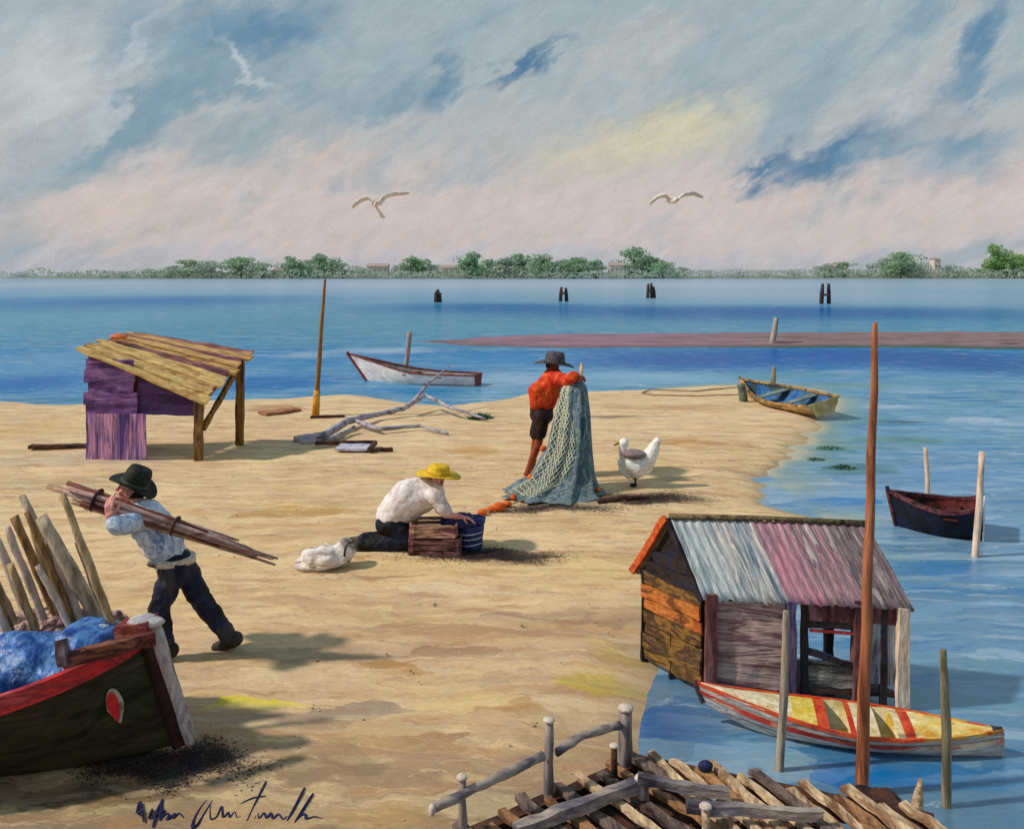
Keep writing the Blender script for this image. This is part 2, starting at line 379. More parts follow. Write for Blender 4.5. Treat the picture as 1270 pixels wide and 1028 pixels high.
def dabs(nt, pw, c, sx, sy, pal, k):
    v = nt.map(pw, (sx*3.3, sy*1.7, 0), scale=(sx, sy, 0))
    vo = nt.n('ShaderNodeTexVoronoi', {'Vector': v, 'Scale': 1.0, 'Smoothness': .25}, voronoi_dimensions='2D', feature='SMOOTH_F1')
    sep = nt.n('ShaderNodeSeparateColor', {0: vo.outputs['Color']}).outputs
    pc = nt.ramp(sep[0], [((i+.0)/len(pal), q) for i, q in enumerate(pal)], 'CONSTANT')
    f = nt.math('MULTIPLY', nt.range(sep[1], .35, .6, 0, k), nt.range(vo.outputs['Distance'], .62, .3, 0, 1))
    return nt.mix(f, c, pc)
def sand_material():
    m, nt = newmat('sand')
    pos, p0, pw, vo, cpos = ground_vec(nt, 1.7, 3.4, .55, 1.4, 0)
    row = rowcoord(nt, cpos, 0); R = lambda y: y/1100; L = lin
    
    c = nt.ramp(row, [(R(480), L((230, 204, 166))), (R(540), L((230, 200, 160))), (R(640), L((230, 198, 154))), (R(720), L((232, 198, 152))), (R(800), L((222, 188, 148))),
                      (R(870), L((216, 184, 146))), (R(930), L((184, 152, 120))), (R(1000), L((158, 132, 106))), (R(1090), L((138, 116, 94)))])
    B = gblob
    lst = [B(340, 506, 45, 6, 0, (180, 135, 95), 0.91), B(850, 548, 48, 9, 0, (190, 142, 88), 1.00), B(840, 505, 120, 5, 0, (190, 155, 118), 0.78), B(590, 560, 40, 8, 0, (205, 160, 100), 0.91),
           B(60, 530, 90, 14, 0, (218, 188, 135), 0.91), B(90, 600, 150, 12, 0, (205, 185, 150), 0.78), B(340, 568, 75, 12, 0, (234, 208, 160), 1.00), B(400, 588, 120, 8, 0, (198, 168, 132), 0.78), B(380, 632, 90, 9, 0, (204, 164, 100), 0.98),
           B(100, 570, 130, 10, 0, (185, 180, 170), 0.65), B(600, 700, 220, 14, 0, (234, 200, 146), 0.91), B(800, 580, 90, 12, 0, (228, 194, 142), 0.78),
           B(420, 745, 160, 7, 0, (205, 165, 128), 0.91), B(640, 780, 200, 8, 0, (190, 152, 120), 0.98), B(560, 730, 140, 5, 0, (236, 208, 168), 0.91), B(760, 700, 60, 20, 0, (220, 188, 130), 0.78),
           B(480, 822, 46, 10, 0, (192, 145, 90), 1.00), B(380, 810, 150, 7, 0, (176, 148, 122), 0.91), B(540, 850, 120, 12, 0, (228, 196, 148), 0.91), B(320, 866, 58, 9, -.12, (228, 206, 50), 1.00),
           B(740, 838, 62, 20, 0, (212, 186, 92), 1.00), B(760, 800, 30, 16, 0, (206, 182, 100), 0.78), B(600, 868, 90, 9, 0, (232, 200, 140), 1.00), B(360, 892, 80, 12, 0, (168, 142, 122), 1.00), B(250, 905, 60, 10, 0, (196, 150, 110), 0.78),
           B(640, 912, 70, 9, 0, (160, 138, 130), 0.91), B(530, 922, 30, 14, 0, (160, 120, 92), 0.91), B(440, 930, 90, 14, 0, (182, 150, 112), 0.78), B(400, 950, 120, 14, 0, (160, 134, 106), 0.78), B(480, 1000, 60, 24, 0, (196, 158, 108), 0.91),
           B(700, 930, 60, 14, 0, (186, 160, 124), 0.78), B(620, 985, 90, 14, 0, (166, 146, 122), 0.91), B(120, 1005, 160, 16, 0, (140, 124, 100), 0.91), B(330, 1005, 140, 12, 0, (178, 148, 110), 0.78),
           B(960, 480, 60, 5, 0, (214, 198, 160), 0.78), B(930, 560, 60, 12, 0, (216, 190, 142), 0.78), B(700, 655, 90, 10, 0, (214, 182, 134), 0.65), B(700, 765, 120, 6, 0, (150, 122, 104), .8), B(560, 800, 120, 8, 0, (176, 140, 112), .9), B(380, 818, 110, 6, 0, (128, 108, 96), .8), B(470, 765, 90, 8, 0, (206, 172, 128), .8), B(330, 640, 70, 7, 0, (190, 150, 100), .9), B(620, 880, 60, 8, 0, (196, 150, 92), .8), B(720, 905, 70, 9, 0, (150, 130, 112), .8), B(430, 880, 100, 8, 0, (150, 128, 118), .8), B(250, 840, 60, 10, 0, (214, 184, 150), .8), B(1000, 505, 40, 5, 0, (200, 190, 150), .6), B(110, 985, 170, 22, 0, (96, 78, 60), .85), B(250, 950, 60, 18, 0, (84, 66, 54), .9), B(200, 945, 90, 22, 0, (76, 60, 50), .9), B(590, 689, 90, 9, 0, (112, 92, 80), .9), B(640, 690, 50, 6, 0, (90, 74, 66), .8), B(800, 618, 70, 8, 0, (104, 84, 74), .9), B(690, 630, 70, 7, 0, (104, 92, 84), .85)]  # closing dark blobs paint shade, mud and weed under boat, crates and net
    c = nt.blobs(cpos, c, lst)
    # dabs, streaks and grain
    rnd = nt.n('ShaderNodeSeparateColor', {0: vo.outputs['Color']}).outputs[0]
    c = nt.n('ShaderNodeHueSaturation', {'Value': nt.range(rnd, 0, 1, .92, 1.08, 'LINEAR'), 'Color': c}).outputs[0]
    c = dabs(nt, pw, c, 2.2, 9.5, [L((200, 158, 116)), L((232, 204, 160)), L((186, 150, 124)), L((236, 208, 150)), L((212, 170, 118)), L((206, 184, 160))], .42)
    c = dabs(nt, pw, c, .75, 4.2, [L((214, 176, 128)), L((236, 210, 166)), L((196, 160, 128)), L((224, 188, 128))], .38)
    s1 = nt.noise(nt.map(pw, scale=(.7, 3.2, 1)), 2.6, 6, .65, .5).outputs[0]
    c = nt.mix(nt.range(s1, .52, .66, 0, .6), c, L((184, 138, 98)))
    c = nt.mix(nt.range(s1, .46, .34, 0, .6), c, L((244, 214, 164)))
    s3 = nt.noise(nt.map(pw, (5, 3, 0), scale=(.42, 4.0, 1)), 1.6, 6, .75, .15).outputs[0]
    c = nt.mix(nt.range(s3, .53, .70, 0, .6), c, L((164, 130, 108)))
    s4 = nt.noise(nt.map(pw, (2, 9, 0), scale=(.18, 1.5, 1)), 1.7, 7, .72, .1).outputs[0]
    c = nt.mix(nt.range(s4, .50, .68, 0, .6), c, L((196, 148, 104)))
    c = nt.mix(nt.range(s4, .48, .32, 0, .65), c, L((244, 216, 172)))
    s5 = nt.noise(nt.map(pw, (12, 4, 0), scale=(.22, 2.4, 1)), 1.9, 7, .72, .1).outputs[0]
    c = nt.mix(nt.range(s5, .53, .70, 0, .6), c, L((158, 126, 110)))
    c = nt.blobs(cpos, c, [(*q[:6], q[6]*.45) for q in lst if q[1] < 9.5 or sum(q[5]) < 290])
    s2 = nt.noise(nt.map(p0, scale=(1, 3.5, 1)), 14, 5, .7, .3).outputs[0]
    c = nt.n('ShaderNodeHueSaturation', {'Value': nt.range(s2, .3, .7, .86, 1.14, 'LINEAR'), 'Color': c}).outputs[0]
    g = nt.noise(p0, 160, 2, .7).outputs[0]
    c = nt.n('ShaderNodeHueSaturation', {'Value': nt.range(g, .3, .7, .93, 1.07, 'LINEAR'), 'Color': c}).outputs[0]
    z = nt.n('ShaderNodeSeparateXYZ', {0: pos}).outputs[2]
    c = nt.mix(nt.range(z, -.05, -.115, 0, .45), c, L((150, 135, 112)))
    c = nt.n('ShaderNodeHueSaturation', {'Value': .96, 'Saturation': 1.02, 'Color': c}).outputs[0]
    h = nt.math('ADD', nt.math('MULTIPLY', s2, .8), nt.math('ADD', nt.math('MULTIPLY', s1, 1.4), nt.math('MULTIPLY', g, .12)))
    return finish(m, nt, c, .9, .1, h, .38, .05)

def water_material():
    m, nt = newmat('water')
    pos, p0, pw, vo, cpos = ground_vec(nt, .9, 2.2, .7, .9, WZ)
    row = rowcoord(nt, cpos, WZ); R = lambda y: y/1100; L = lin
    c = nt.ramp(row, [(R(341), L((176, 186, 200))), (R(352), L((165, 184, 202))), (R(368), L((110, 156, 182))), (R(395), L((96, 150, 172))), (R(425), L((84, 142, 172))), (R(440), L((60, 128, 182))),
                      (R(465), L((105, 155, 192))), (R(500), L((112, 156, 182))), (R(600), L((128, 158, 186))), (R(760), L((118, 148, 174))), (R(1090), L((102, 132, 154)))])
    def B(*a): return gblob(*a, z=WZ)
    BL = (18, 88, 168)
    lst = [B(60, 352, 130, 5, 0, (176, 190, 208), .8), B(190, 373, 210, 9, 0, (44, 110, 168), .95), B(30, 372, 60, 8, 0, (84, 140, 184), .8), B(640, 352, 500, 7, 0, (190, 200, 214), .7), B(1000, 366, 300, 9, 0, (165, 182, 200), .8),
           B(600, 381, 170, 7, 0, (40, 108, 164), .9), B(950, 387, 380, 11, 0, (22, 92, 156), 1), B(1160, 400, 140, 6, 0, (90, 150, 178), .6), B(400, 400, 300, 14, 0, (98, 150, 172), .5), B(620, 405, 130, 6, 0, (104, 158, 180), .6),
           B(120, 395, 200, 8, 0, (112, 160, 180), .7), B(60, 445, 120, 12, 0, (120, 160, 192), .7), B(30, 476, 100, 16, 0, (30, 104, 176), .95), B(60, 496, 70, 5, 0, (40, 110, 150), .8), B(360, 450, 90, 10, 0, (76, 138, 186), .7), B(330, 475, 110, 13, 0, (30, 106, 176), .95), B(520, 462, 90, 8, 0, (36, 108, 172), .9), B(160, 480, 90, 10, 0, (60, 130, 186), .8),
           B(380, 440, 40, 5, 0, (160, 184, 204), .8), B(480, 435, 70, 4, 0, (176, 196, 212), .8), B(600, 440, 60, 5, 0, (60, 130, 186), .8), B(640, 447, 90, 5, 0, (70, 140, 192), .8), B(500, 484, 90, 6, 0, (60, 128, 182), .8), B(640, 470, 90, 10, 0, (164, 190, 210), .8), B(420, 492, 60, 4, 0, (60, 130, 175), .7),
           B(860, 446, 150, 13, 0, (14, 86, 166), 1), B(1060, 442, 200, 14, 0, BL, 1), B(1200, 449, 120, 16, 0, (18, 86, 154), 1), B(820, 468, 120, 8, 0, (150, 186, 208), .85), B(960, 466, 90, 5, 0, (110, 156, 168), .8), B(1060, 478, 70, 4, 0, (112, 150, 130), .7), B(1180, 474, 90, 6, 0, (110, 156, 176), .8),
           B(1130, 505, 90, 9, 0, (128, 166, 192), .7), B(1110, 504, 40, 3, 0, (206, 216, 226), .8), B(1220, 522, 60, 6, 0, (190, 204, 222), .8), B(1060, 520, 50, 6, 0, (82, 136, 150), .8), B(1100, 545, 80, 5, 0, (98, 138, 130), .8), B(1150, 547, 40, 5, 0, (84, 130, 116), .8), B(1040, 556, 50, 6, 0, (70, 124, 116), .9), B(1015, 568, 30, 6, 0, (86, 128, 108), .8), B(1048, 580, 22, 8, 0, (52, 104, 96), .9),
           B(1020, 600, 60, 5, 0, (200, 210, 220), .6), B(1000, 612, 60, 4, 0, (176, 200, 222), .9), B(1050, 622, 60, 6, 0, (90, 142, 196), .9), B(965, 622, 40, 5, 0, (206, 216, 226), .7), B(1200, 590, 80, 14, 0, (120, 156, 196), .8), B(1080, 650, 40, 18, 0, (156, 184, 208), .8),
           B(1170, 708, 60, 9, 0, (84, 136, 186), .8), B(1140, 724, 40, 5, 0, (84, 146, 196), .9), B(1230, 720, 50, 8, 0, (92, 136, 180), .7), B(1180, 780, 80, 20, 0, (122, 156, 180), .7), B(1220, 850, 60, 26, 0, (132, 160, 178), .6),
           B(1010, 956, 50, 9, 0, (20, 92, 184), 1), B(1090, 965, 60, 7, 0, (60, 128, 196), .7), B(1180, 1000, 60, 8, 0, (50, 128, 190), .9), B(930, 945, 60, 12, 0, (146, 182, 206), .8), B(1060, 950, 120, 6, 0, (170, 178, 130), .4), B(1230, 960, 50, 30, 0, (108, 138, 156), .6),  # yellowish blob paints the reflection of the boat onto the water
           B(985, 535, 22, 12, 0, (150, 170, 150), .8), B(975, 565, 30, 8, 0, (176, 190, 180), .7), B(1000, 545, 30, 5, 0, (84, 130, 120), .8), B(950, 600, 30, 6, 0, (190, 200, 200), .8), B(1190, 640, 60, 26, 0, (124, 158, 194), .6), B(838, 900, 46, 30, 0, (64, 104, 160), .9), B(815, 890, 16, 20, 0, (90, 160, 205), .8), B(870, 920, 30, 10, 0, (60, 92, 150), .8), B(900, 915, 30, 9, 0, (140, 180, 206), .8)]  # dark blobs beside the hut paint its reflection into the water colour
    rnd = nt.n('ShaderNodeSeparateColor', {0: vo.outputs['Color']}).outputs[0]
    c = nt.n('ShaderNodeHueSaturation', {'Value': nt.range(rnd, 0, 1, .86, 1.14, 'LINEAR'), 'Color': c}).outputs[0]
    c = dabs(nt, pw, c, .5, 3.0, [L((70, 128, 176)), L((176, 198, 212)), L((110, 150, 160)), L((56, 110, 170)), L((136, 170, 196))], .5)
    c = dabs(nt, pw, c, 1.6, 9, [L((190, 206, 220)), L((80, 130, 170)), L((120, 158, 180)), L((150, 180, 200))], .4)
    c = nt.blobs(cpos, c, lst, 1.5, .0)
    c = dabs(nt, pw, c, 1.1, 6, [L((150, 186, 214)), L((70, 122, 172)), L((120, 158, 184)), L((184, 200, 212))], .22)
    s1 = nt.noise(nt.map(pw, scale=(.5, 2.4, 1)), 2.2, 5, .65, .5).outputs[0]
    c = nt.mix(nt.range(s1, .55, .68, 0, .5), c, L((60, 116, 170)))
    c = nt.mix(nt.range(s1, .42, .3, 0, .6), c, L((190, 208, 220)))
    s2 = nt.noise(nt.map(p0, scale=(1, 4, 1)), 9, 5, .7, .4).outputs[0]
    c = nt.n('ShaderNodeHueSaturation', {'Value': nt.range(s2, .3, .7, .88, 1.12, 'LINEAR'), 'Color': c}).outputs[0]
    c = nt.n('ShaderNodeHueSaturation', {'Value': .94, 'Saturation': 1.16, 'Color': c}).outputs[0]
    sh = nt.n('ShaderNodeAttribute', attribute_name='shallow').outputs['Fac']
    shn = nt.math('ADD', sh, nt.math('MULTIPLY', nt.math('SUBTRACT', s2, .5), 1.1))
    c = nt.mix(nt.range(shn, .18, .55, 0, .55), c, L((140, 160, 140)))
    c = nt.mix(nt.range(shn, .55, .95, 0, .8), c, L((206, 190, 154)))
    h = nt.math('ADD', nt.math('MULTIPLY', s2, .5), s1)
    b = nt.n('ShaderNodeBump', {'Height': h, 'Strength': .25, 'Distance': .04}).outputs[0]
    df = nt.n('ShaderNodeBsdfDiffuse', {0: c, 'Normal': b}).outputs[0]
    gl = nt.n('ShaderNodeBsdfGlossy', {0: (.8, .88, .95, 1), 'Roughness': .07, 'Normal': b}, ).outputs[0]
    mx = nt.n('ShaderNodeMixShader', {0: .20, 1: df, 2: gl}).outputs[0]
    nt.n('ShaderNodeOutputMaterial', {0: mx}); return m

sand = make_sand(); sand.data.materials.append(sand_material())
def make_water():
    xs = np.concatenate([[-5000, -600, -100, -50], np.arange(-34, -10, 1.0), np.arange(-10, 12, .14), np.arange(12, 30, 1.0), [60, 150, 600, 5000]])
    ys = np.concatenate([[-30, 0, 2], np.arange(4, 12, .14), np.arange(12, 30, .22), [32, 40, 60, 100, 200, 500, 1500, 5000]])
    X, Y = np.meshgrid(xs, ys); D = sdf(X, Y)+shore_wave(X, Y)
    nx, ny = len(xs), len(ys); verts = np.stack([X, Y, np.full(X.shape, WZ)], -1).reshape(-1, 3); idx = np.arange(nx*ny).reshape(ny, nx)
    f = np.stack([idx[:-1, :-1], idx[:-1, 1:], idx[1:, 1:], idx[1:, :-1]], -1).reshape(-1, 4)
    me = bpy.data.meshes.new('water'); me.from_pydata(verts.tolist(), [], f.tolist()); me.materials.append(water_material())
    wgt = np.where(X > 4.2, 1.0, .45)*np.where((X < 4.2) & (Y < 9), .5, 1)
    a = me.attributes.new('shallow', 'FLOAT', 'POINT'); a.data.foreach_set('value', (np.exp(np.minimum(D, 0)*np.where(X > 4.2, 1.5, 4.0))*wgt).ravel().astype(np.float32))
    o = bpy.data.objects.new('water', me); col.objects.link(o); struct(o)
make_water()
bedm = paint('seabed_mud', [(90, 90, 80), (110, 105, 90)], .3)
bb = MB(); bb.add([(-5000, -30, -1.2), (5000, -30, -1.2), (5000, 5000, -1.2), (-5000, 5000, -1.2)], [(0, 1, 2, 3)]); struct(bb.build('seabed', bedm))

# mud bank across the middle of the lagoon
def mudbank():
    b = MB(); top = [(505, 421, 422), (540, 419, 426), (600, 415, 430), (700, 413.5, 432), (850, 412.5, 431), (960, 411.5, 432), (1100, 410.5, 431), (1270, 410, 434), (1600, 409, 436), (2400, 408, 437)]
    n = len(top); rows = 7; vs = []; N = 200
    def ip(x):
        for (a, b1, c1), (d, e, f) in zip(top, top[1:]):
            if x <= d:
                t = (x-a)/(d-a); return b1+(e-b1)*t, c1+(f-c1)*t
        return top[-1][1:]
    for i in range(N):
        x = 505+(2400-505)*(i/(N-1))**1.4; yt, yb = ip(x); w = noise.noise(V((x*.02, 0, 0)))
        dn = F*(CH-WZ)/(yb+w*.8-HY); df = F*(CH-WZ-.1)/(yt+1.0-HY)
        for j in range(rows):
            t = j/(rows-1); d = dn+(df-dn)*t
            z = WZ-.03+.34*math.sin(PI*t)**.6*min(1, (x-500)/200)+noise.noise(V((x*.05, t*3, 2)))*.05
            vs.append(((x-CX)/F*d, d, z))
    fs = [(i*rows+j, (i+1)*rows+j, (i+1)*rows+j+1, i*rows+j+1) for i in range(N-1) for j in range(rows-1)]
    b.add(vs, fs, True)
    m, nt = newmat('mudbank'); pos = nt.n('ShaderNodeNewGeometry').outputs['Position']
    nz = nt.noise(nt.map(pos, scale=(.25, 1, 1)), 1.2, 6, .65, .5).outputs[0]
    c = nt.ramp(nz, [(.36, lin((96, 100, 86))), (.45, lin((128, 106, 108))), (.54, lin((150, 124, 130))), (.66, lin((104, 88, 90)))])
    z = nt.n('ShaderNodeSeparateXYZ', {0: pos}).outputs
    c = nt.mix(nt.range(z[2], WZ+.14, WZ, 0, .9), c, lin((66, 88, 70)))
    c = nt.mix(nt.range(z[0], 14, 6, 0, .3), c, lin((176, 126, 156)))
    finish(m, nt, c, .95, .05, nz, .5, .3)
    struct(b.build('mudbank', m))
mudbank()
# ------------------------------------------------------------------ far shore
def far_shore():
    b = MB(); N = 160; rows = 6; vs = []
    for i in range(N):
        x = -420+1100*i/(N-1)*1.0
        d0 = 610+noise.noise(V((x*.006, 1, 0)))*40
        if x < -330: d0 += (-330-x)*.8
        for j in range(rows):
            t = j/(rows-1); z = WZ-.2+(2.2+1.2*noise.noise(V((x*.02, t*2, 5))))*math.sin(PI*min(t*1.2, 1)*.5)
            vs.append((x, d0+t*160, z))
    b.add(vs, [(i*rows+j, (i+1)*rows+j, (i+1)*rows+j+1, i*rows+j+1) for i in range(N-1) for j in range(rows-1)], True)
    struct(b.build('far_shore', paint('far_shore_land', [(110, 122, 108), (132, 142, 124), (150, 150, 140)], .05, (1, 1, 1))))
far_shore()
def leafmat(name, dark, mid, light):
    m, nt = newmat(name); pos = nt.n('ShaderNodeNewGeometry').outputs['Position']
    nz = nt.noise(pos, .22, 3, .6).outputs[0]
    c = nt.ramp(nz, [(.36, lin(dark)), (.5, lin(mid)), (.64, lin(light))])
    a = nt.n('ShaderNodeBsdfDiffuse', {0: c}).outputs[0]; b = nt.n('ShaderNodeBsdfTranslucent', {0: c}).outputs[0]
    nt.n('ShaderNodeOutputMaterial', {0: nt.n('ShaderNodeMixShader', {0: .5, 1: a, 2: b}).outputs[0]}); return m
def leafmat_old(name, dark, mid, light):
    return paint(name, [dark, dark, mid, mid, light], .28, (1, 1, 1), rough=.9, bump=.2, bd=.1, spec=.05)
LM = {'green': leafmat('leaves_green', (140, 176, 148), (160, 190, 156), (182, 202, 170)),  # leaf colours paled to paint in the distance haze
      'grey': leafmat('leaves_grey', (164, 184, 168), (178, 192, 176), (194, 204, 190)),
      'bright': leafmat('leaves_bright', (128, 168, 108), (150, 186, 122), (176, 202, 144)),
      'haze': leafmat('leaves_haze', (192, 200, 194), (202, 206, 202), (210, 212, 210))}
barkm = paint('bark_far', [(90, 80, 70), (120, 108, 96)], 1.0)
def tree(x, top, w, kind, d, name, label, cat, group):
    base = V(((x-CX)/F*d, d, 1.0)); base.z = .9
    H = CH+(HY-top)/F*d-base.z; W = w*d/F
    t = thing(name, label, cat, base, group)
    tr = MB(); tr.tube([base-V((0, 0, 1.4)), base+V((0, 0, H*.35)), base+V((W*.05, 0, H*.75))], [H*.035, H*.026, H*.01], 6)
    rn = random.Random(int(x*13+w))
    cr = MB(); nc = 16+int(H*1.1)
    for k in range(nc):
        a = rn.uniform(0, 2*PI); hh = rn.uniform(.08, .93)
        rad = (math.sin(PI*min(1, hh*.85+.13))**.7)*W*.56*rn.uniform(.1, .95)
        c = base+V((math.cos(a)*rad, math.sin(a)*rad*.8, H*hh))
        tr.tube([base+V((0, 0, H*hh*.6)), c], [H*.012, H*.004], 4)
        r = V((rn.uniform(.15, .26)*W, rn.uniform(.15, .26)*W, rn.uniform(.10, .17)*H))
        for q in range(44):
            u = V((rn.gauss(0, 1), rn.gauss(0, 1), rn.gauss(0, 1))).normalized()
            p = c+V((u.x*r.x, u.y*r.y, u.z*r.z))*rn.uniform(.6, 1.05)
            s = rn.uniform(.5, 1.25)*max(.5, min(1.1, H/14))
            e1 = V((rn.gauss(0, 1), rn.gauss(0, 1), rn.gauss(0, 1))).normalized(); e2 = e1.cross(u)
            if e2.length < .1: continue
            e2.normalize()
            cr.add([p-e1*s, p-e2*s*.6, p+e1*s, p+e2*s*.6], [(0, 1, 2, 3)])
    tr.build('trunk', barkm, t); cr.build('crown', LM[kind], t)
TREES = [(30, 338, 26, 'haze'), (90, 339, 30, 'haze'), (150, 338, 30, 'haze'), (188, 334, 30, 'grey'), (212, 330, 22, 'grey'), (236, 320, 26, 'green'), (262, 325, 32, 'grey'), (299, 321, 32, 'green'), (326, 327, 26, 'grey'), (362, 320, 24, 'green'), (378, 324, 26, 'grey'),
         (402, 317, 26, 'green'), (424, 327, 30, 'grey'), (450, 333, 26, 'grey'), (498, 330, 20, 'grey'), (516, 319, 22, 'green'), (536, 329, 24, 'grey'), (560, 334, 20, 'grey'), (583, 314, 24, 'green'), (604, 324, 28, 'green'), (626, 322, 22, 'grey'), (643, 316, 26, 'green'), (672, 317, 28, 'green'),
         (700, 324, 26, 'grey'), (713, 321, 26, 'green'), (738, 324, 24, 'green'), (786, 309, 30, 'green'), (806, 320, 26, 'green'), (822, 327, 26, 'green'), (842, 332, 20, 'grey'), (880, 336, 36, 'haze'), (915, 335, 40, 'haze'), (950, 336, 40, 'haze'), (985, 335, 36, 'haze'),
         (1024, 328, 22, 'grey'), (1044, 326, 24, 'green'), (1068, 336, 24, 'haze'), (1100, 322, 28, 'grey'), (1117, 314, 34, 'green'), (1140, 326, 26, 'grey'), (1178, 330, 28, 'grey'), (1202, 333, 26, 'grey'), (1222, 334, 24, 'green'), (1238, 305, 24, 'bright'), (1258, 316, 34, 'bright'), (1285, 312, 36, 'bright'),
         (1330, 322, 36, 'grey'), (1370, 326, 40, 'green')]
POSN = {236: 'tallest green tree near the left end of the far wooded shore', 402: 'pointed green tree on the far shore above the thin left pole', 516: 'lone green tree on the far shore between two pale houses',
        583: 'narrow tall green tree right of the far pale house by the middle', 786: 'tallest green tree at the middle of the far shore beside a cream house', 1117: 'broad green tree tallest of the far right clump',
        1238: 'bright green tall tree at the right edge of the far shore', 299: 'round green tree in the left part of the far tree line', 1044: 'small green tree left of the far cream house on the right'}
KL = {'green': ('mid green leafy tree among the others on the far shore', 'leafy green trees along the far shore'), 'grey': ('dull grey green bushy tree on the far lagoon shore', 'grey green trees along the far shore'),
      'haze': ('pale hazy low tree on the far misty shore', 'pale hazy trees along the far shore'), 'bright': ('bright green tree beside the tall one at the far right', 'bright green trees at the far right')}
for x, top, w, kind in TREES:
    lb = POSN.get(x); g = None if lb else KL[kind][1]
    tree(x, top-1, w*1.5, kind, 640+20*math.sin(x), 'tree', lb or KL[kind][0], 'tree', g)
# low scrub in front of the trees: nobody could count it
sb = MB(); rn = random.Random(5)
for i in range(9500):
    x = rn.uniform(0, 1300)
    if x < 170 and rn.random() > .25+x/300: continue
    if 860 < x < 1010 and rn.random() < .75: continue
    d = rn.uniform(612, 660); hmx = 4.6+3.0*noise.noise(V((x*.03, 0, 9)))
    p = V(((x-CX)/F*d, d, 1.0+rn.random()*hmx)); s = rn.uniform(.6, 1.3)
    e1 = V((rn.gauss(0, 1), rn.gauss(0, 1), rn.gauss(0, .6))).normalized(); e2 = e1.cross(V((rn.gauss(0, 1), rn.gauss(0, 1), rn.gauss(0, 1)))).normalized()
    sb.add([p-e1*s, p-e2*s*.7, p+e1*s, p+e2*s*.7], [(0, 1, 2, 3)])
tag(sb.build('scrub', LM['grey']), 'low grey green scrub massed under the far trees', 'scrub', kind='stuff')
# pale houses far off
hw = paint('far_plaster', [(206, 196, 186), (226, 212, 196), (214, 198, 196)], .3); hr = paint('far_roof', [(190, 160, 152), (170, 150, 150)], .4); hg = paint('far_window', [(110, 116, 126), (130, 134, 140)], 1)
def house(x, w, top, d, label, roofh=2.2, wm=None):
    W = w*d/F; H = CH+(HY-top)/F*d; b0 = V(((x-CX)/F*d, d, .6)); t = thing('house', label, 'house', b0)
    z1 = H-roofh
    m = MB(); m.bar(b0+V((-W/2, 4, z1/2-.3)), b0+V((W/2, 4, z1/2-.3)), 8, z1-.1); m.build('wall', wm or hw, t)
    r = MB(); a = z1-.35
    r.add([b0+V(p) for p in ((-W/2-.4, -.5, a), (W/2+.4, -.5, a), (W/2+.4, 8.5, a), (-W/2-.4, 8.5, a), (-W/2-.4, 4, a+roofh), (W/2+.4, 4, a+roofh))], [(0, 1, 5, 4), (3, 4, 5, 2), (0, 4, 3), (1, 2, 5), (0, 3, 2, 1)])
    r.build('roof', hr, t)
    n = max(2, int(W/3.2))
    for i in range(n):
        q = MB(); xx = -W/2+W*(i+.5)/n; q.bar(b0+V((xx-.45, -.06, z1*.62)), b0+V((xx+.45, -.06, z1*.62)), .1, 1.3); q.build('window', hg, t)
house(345, 12, 332, 645, 'small pale house half hidden by trees left on far shore')
house(468, 26, 327, 640, 'long cream house in the gap left of the far lone tree')
house(558, 22, 329, 640, 'pinkish white house just left of the narrow tall far tree')
house(765, 18, 326, 640, 'cream house beside the tallest tree in the middle far shore')
house(1032, 11, 327, 640, 'small cream house between small trees on the right far shore')
house(1163, 8, 320, 640, 'narrow cream tower house right of the broad far tree', 1.2)

# ------------------------------------------------------------------ materials for things
wood_grey = paint('wood_grey', [(70, 62, 66), (128, 116, 116), (168, 152, 140), (104, 94, 104)], 5, (1, 1, .15), bump=.8)
wood_greyh = paint('wood_grey_long', [(60, 54, 62), (120, 110, 116), (172, 156, 142), (96, 86, 98)], 5, (.25, .6, 1), bump=.8)
wood_red = paint('wood_red', [(86, 44, 26), (146, 82, 50), (180, 112, 76), (110, 62, 44)], 6, (1, 1, .12), bump=.8)
wood_pale = paint('wood_pale', [(186, 160, 126), (222, 198, 160), (150, 122, 96), (214, 186, 150)], 5, (1, .3, 1), bump=.9)
wood_dark = paint('wood_dark', [(34, 22, 20), (66, 40, 32), (92, 60, 44), (44, 30, 34)], 5, (.5, .5, .5), bump=.9)
cut_end = paint('cut_wood_end', [(222, 206, 190), (196, 176, 160)], 20)
black_p = paint('black_paint', [(18, 18, 26), (30, 28, 36), (22, 26, 40)], 6)

def pole(name, pts, rad, mat, label, cat='pole', rough=.006, n=9, group=None, extra=None):
    m = MB(); P_ = [V(p) for p in pts]; full = []; rr = []
    if not hasattr(rad, '__len__'): rad = [rad]*len(P_)
    for i in range(len(P_)-1):
        for k in range(5):
            t = k/5; full.append(P_[i].lerp(P_[i+1], t)); rr.append(rad[i]+(rad[i+1]-rad[i])*t)
    full.append(P_[-1]); rr.append(rad[-1])
    m.tube(full, rr, n, rough)
    o = m.build(name, mat, None, loc=P_[0]); tag(o, label, cat, group); return o

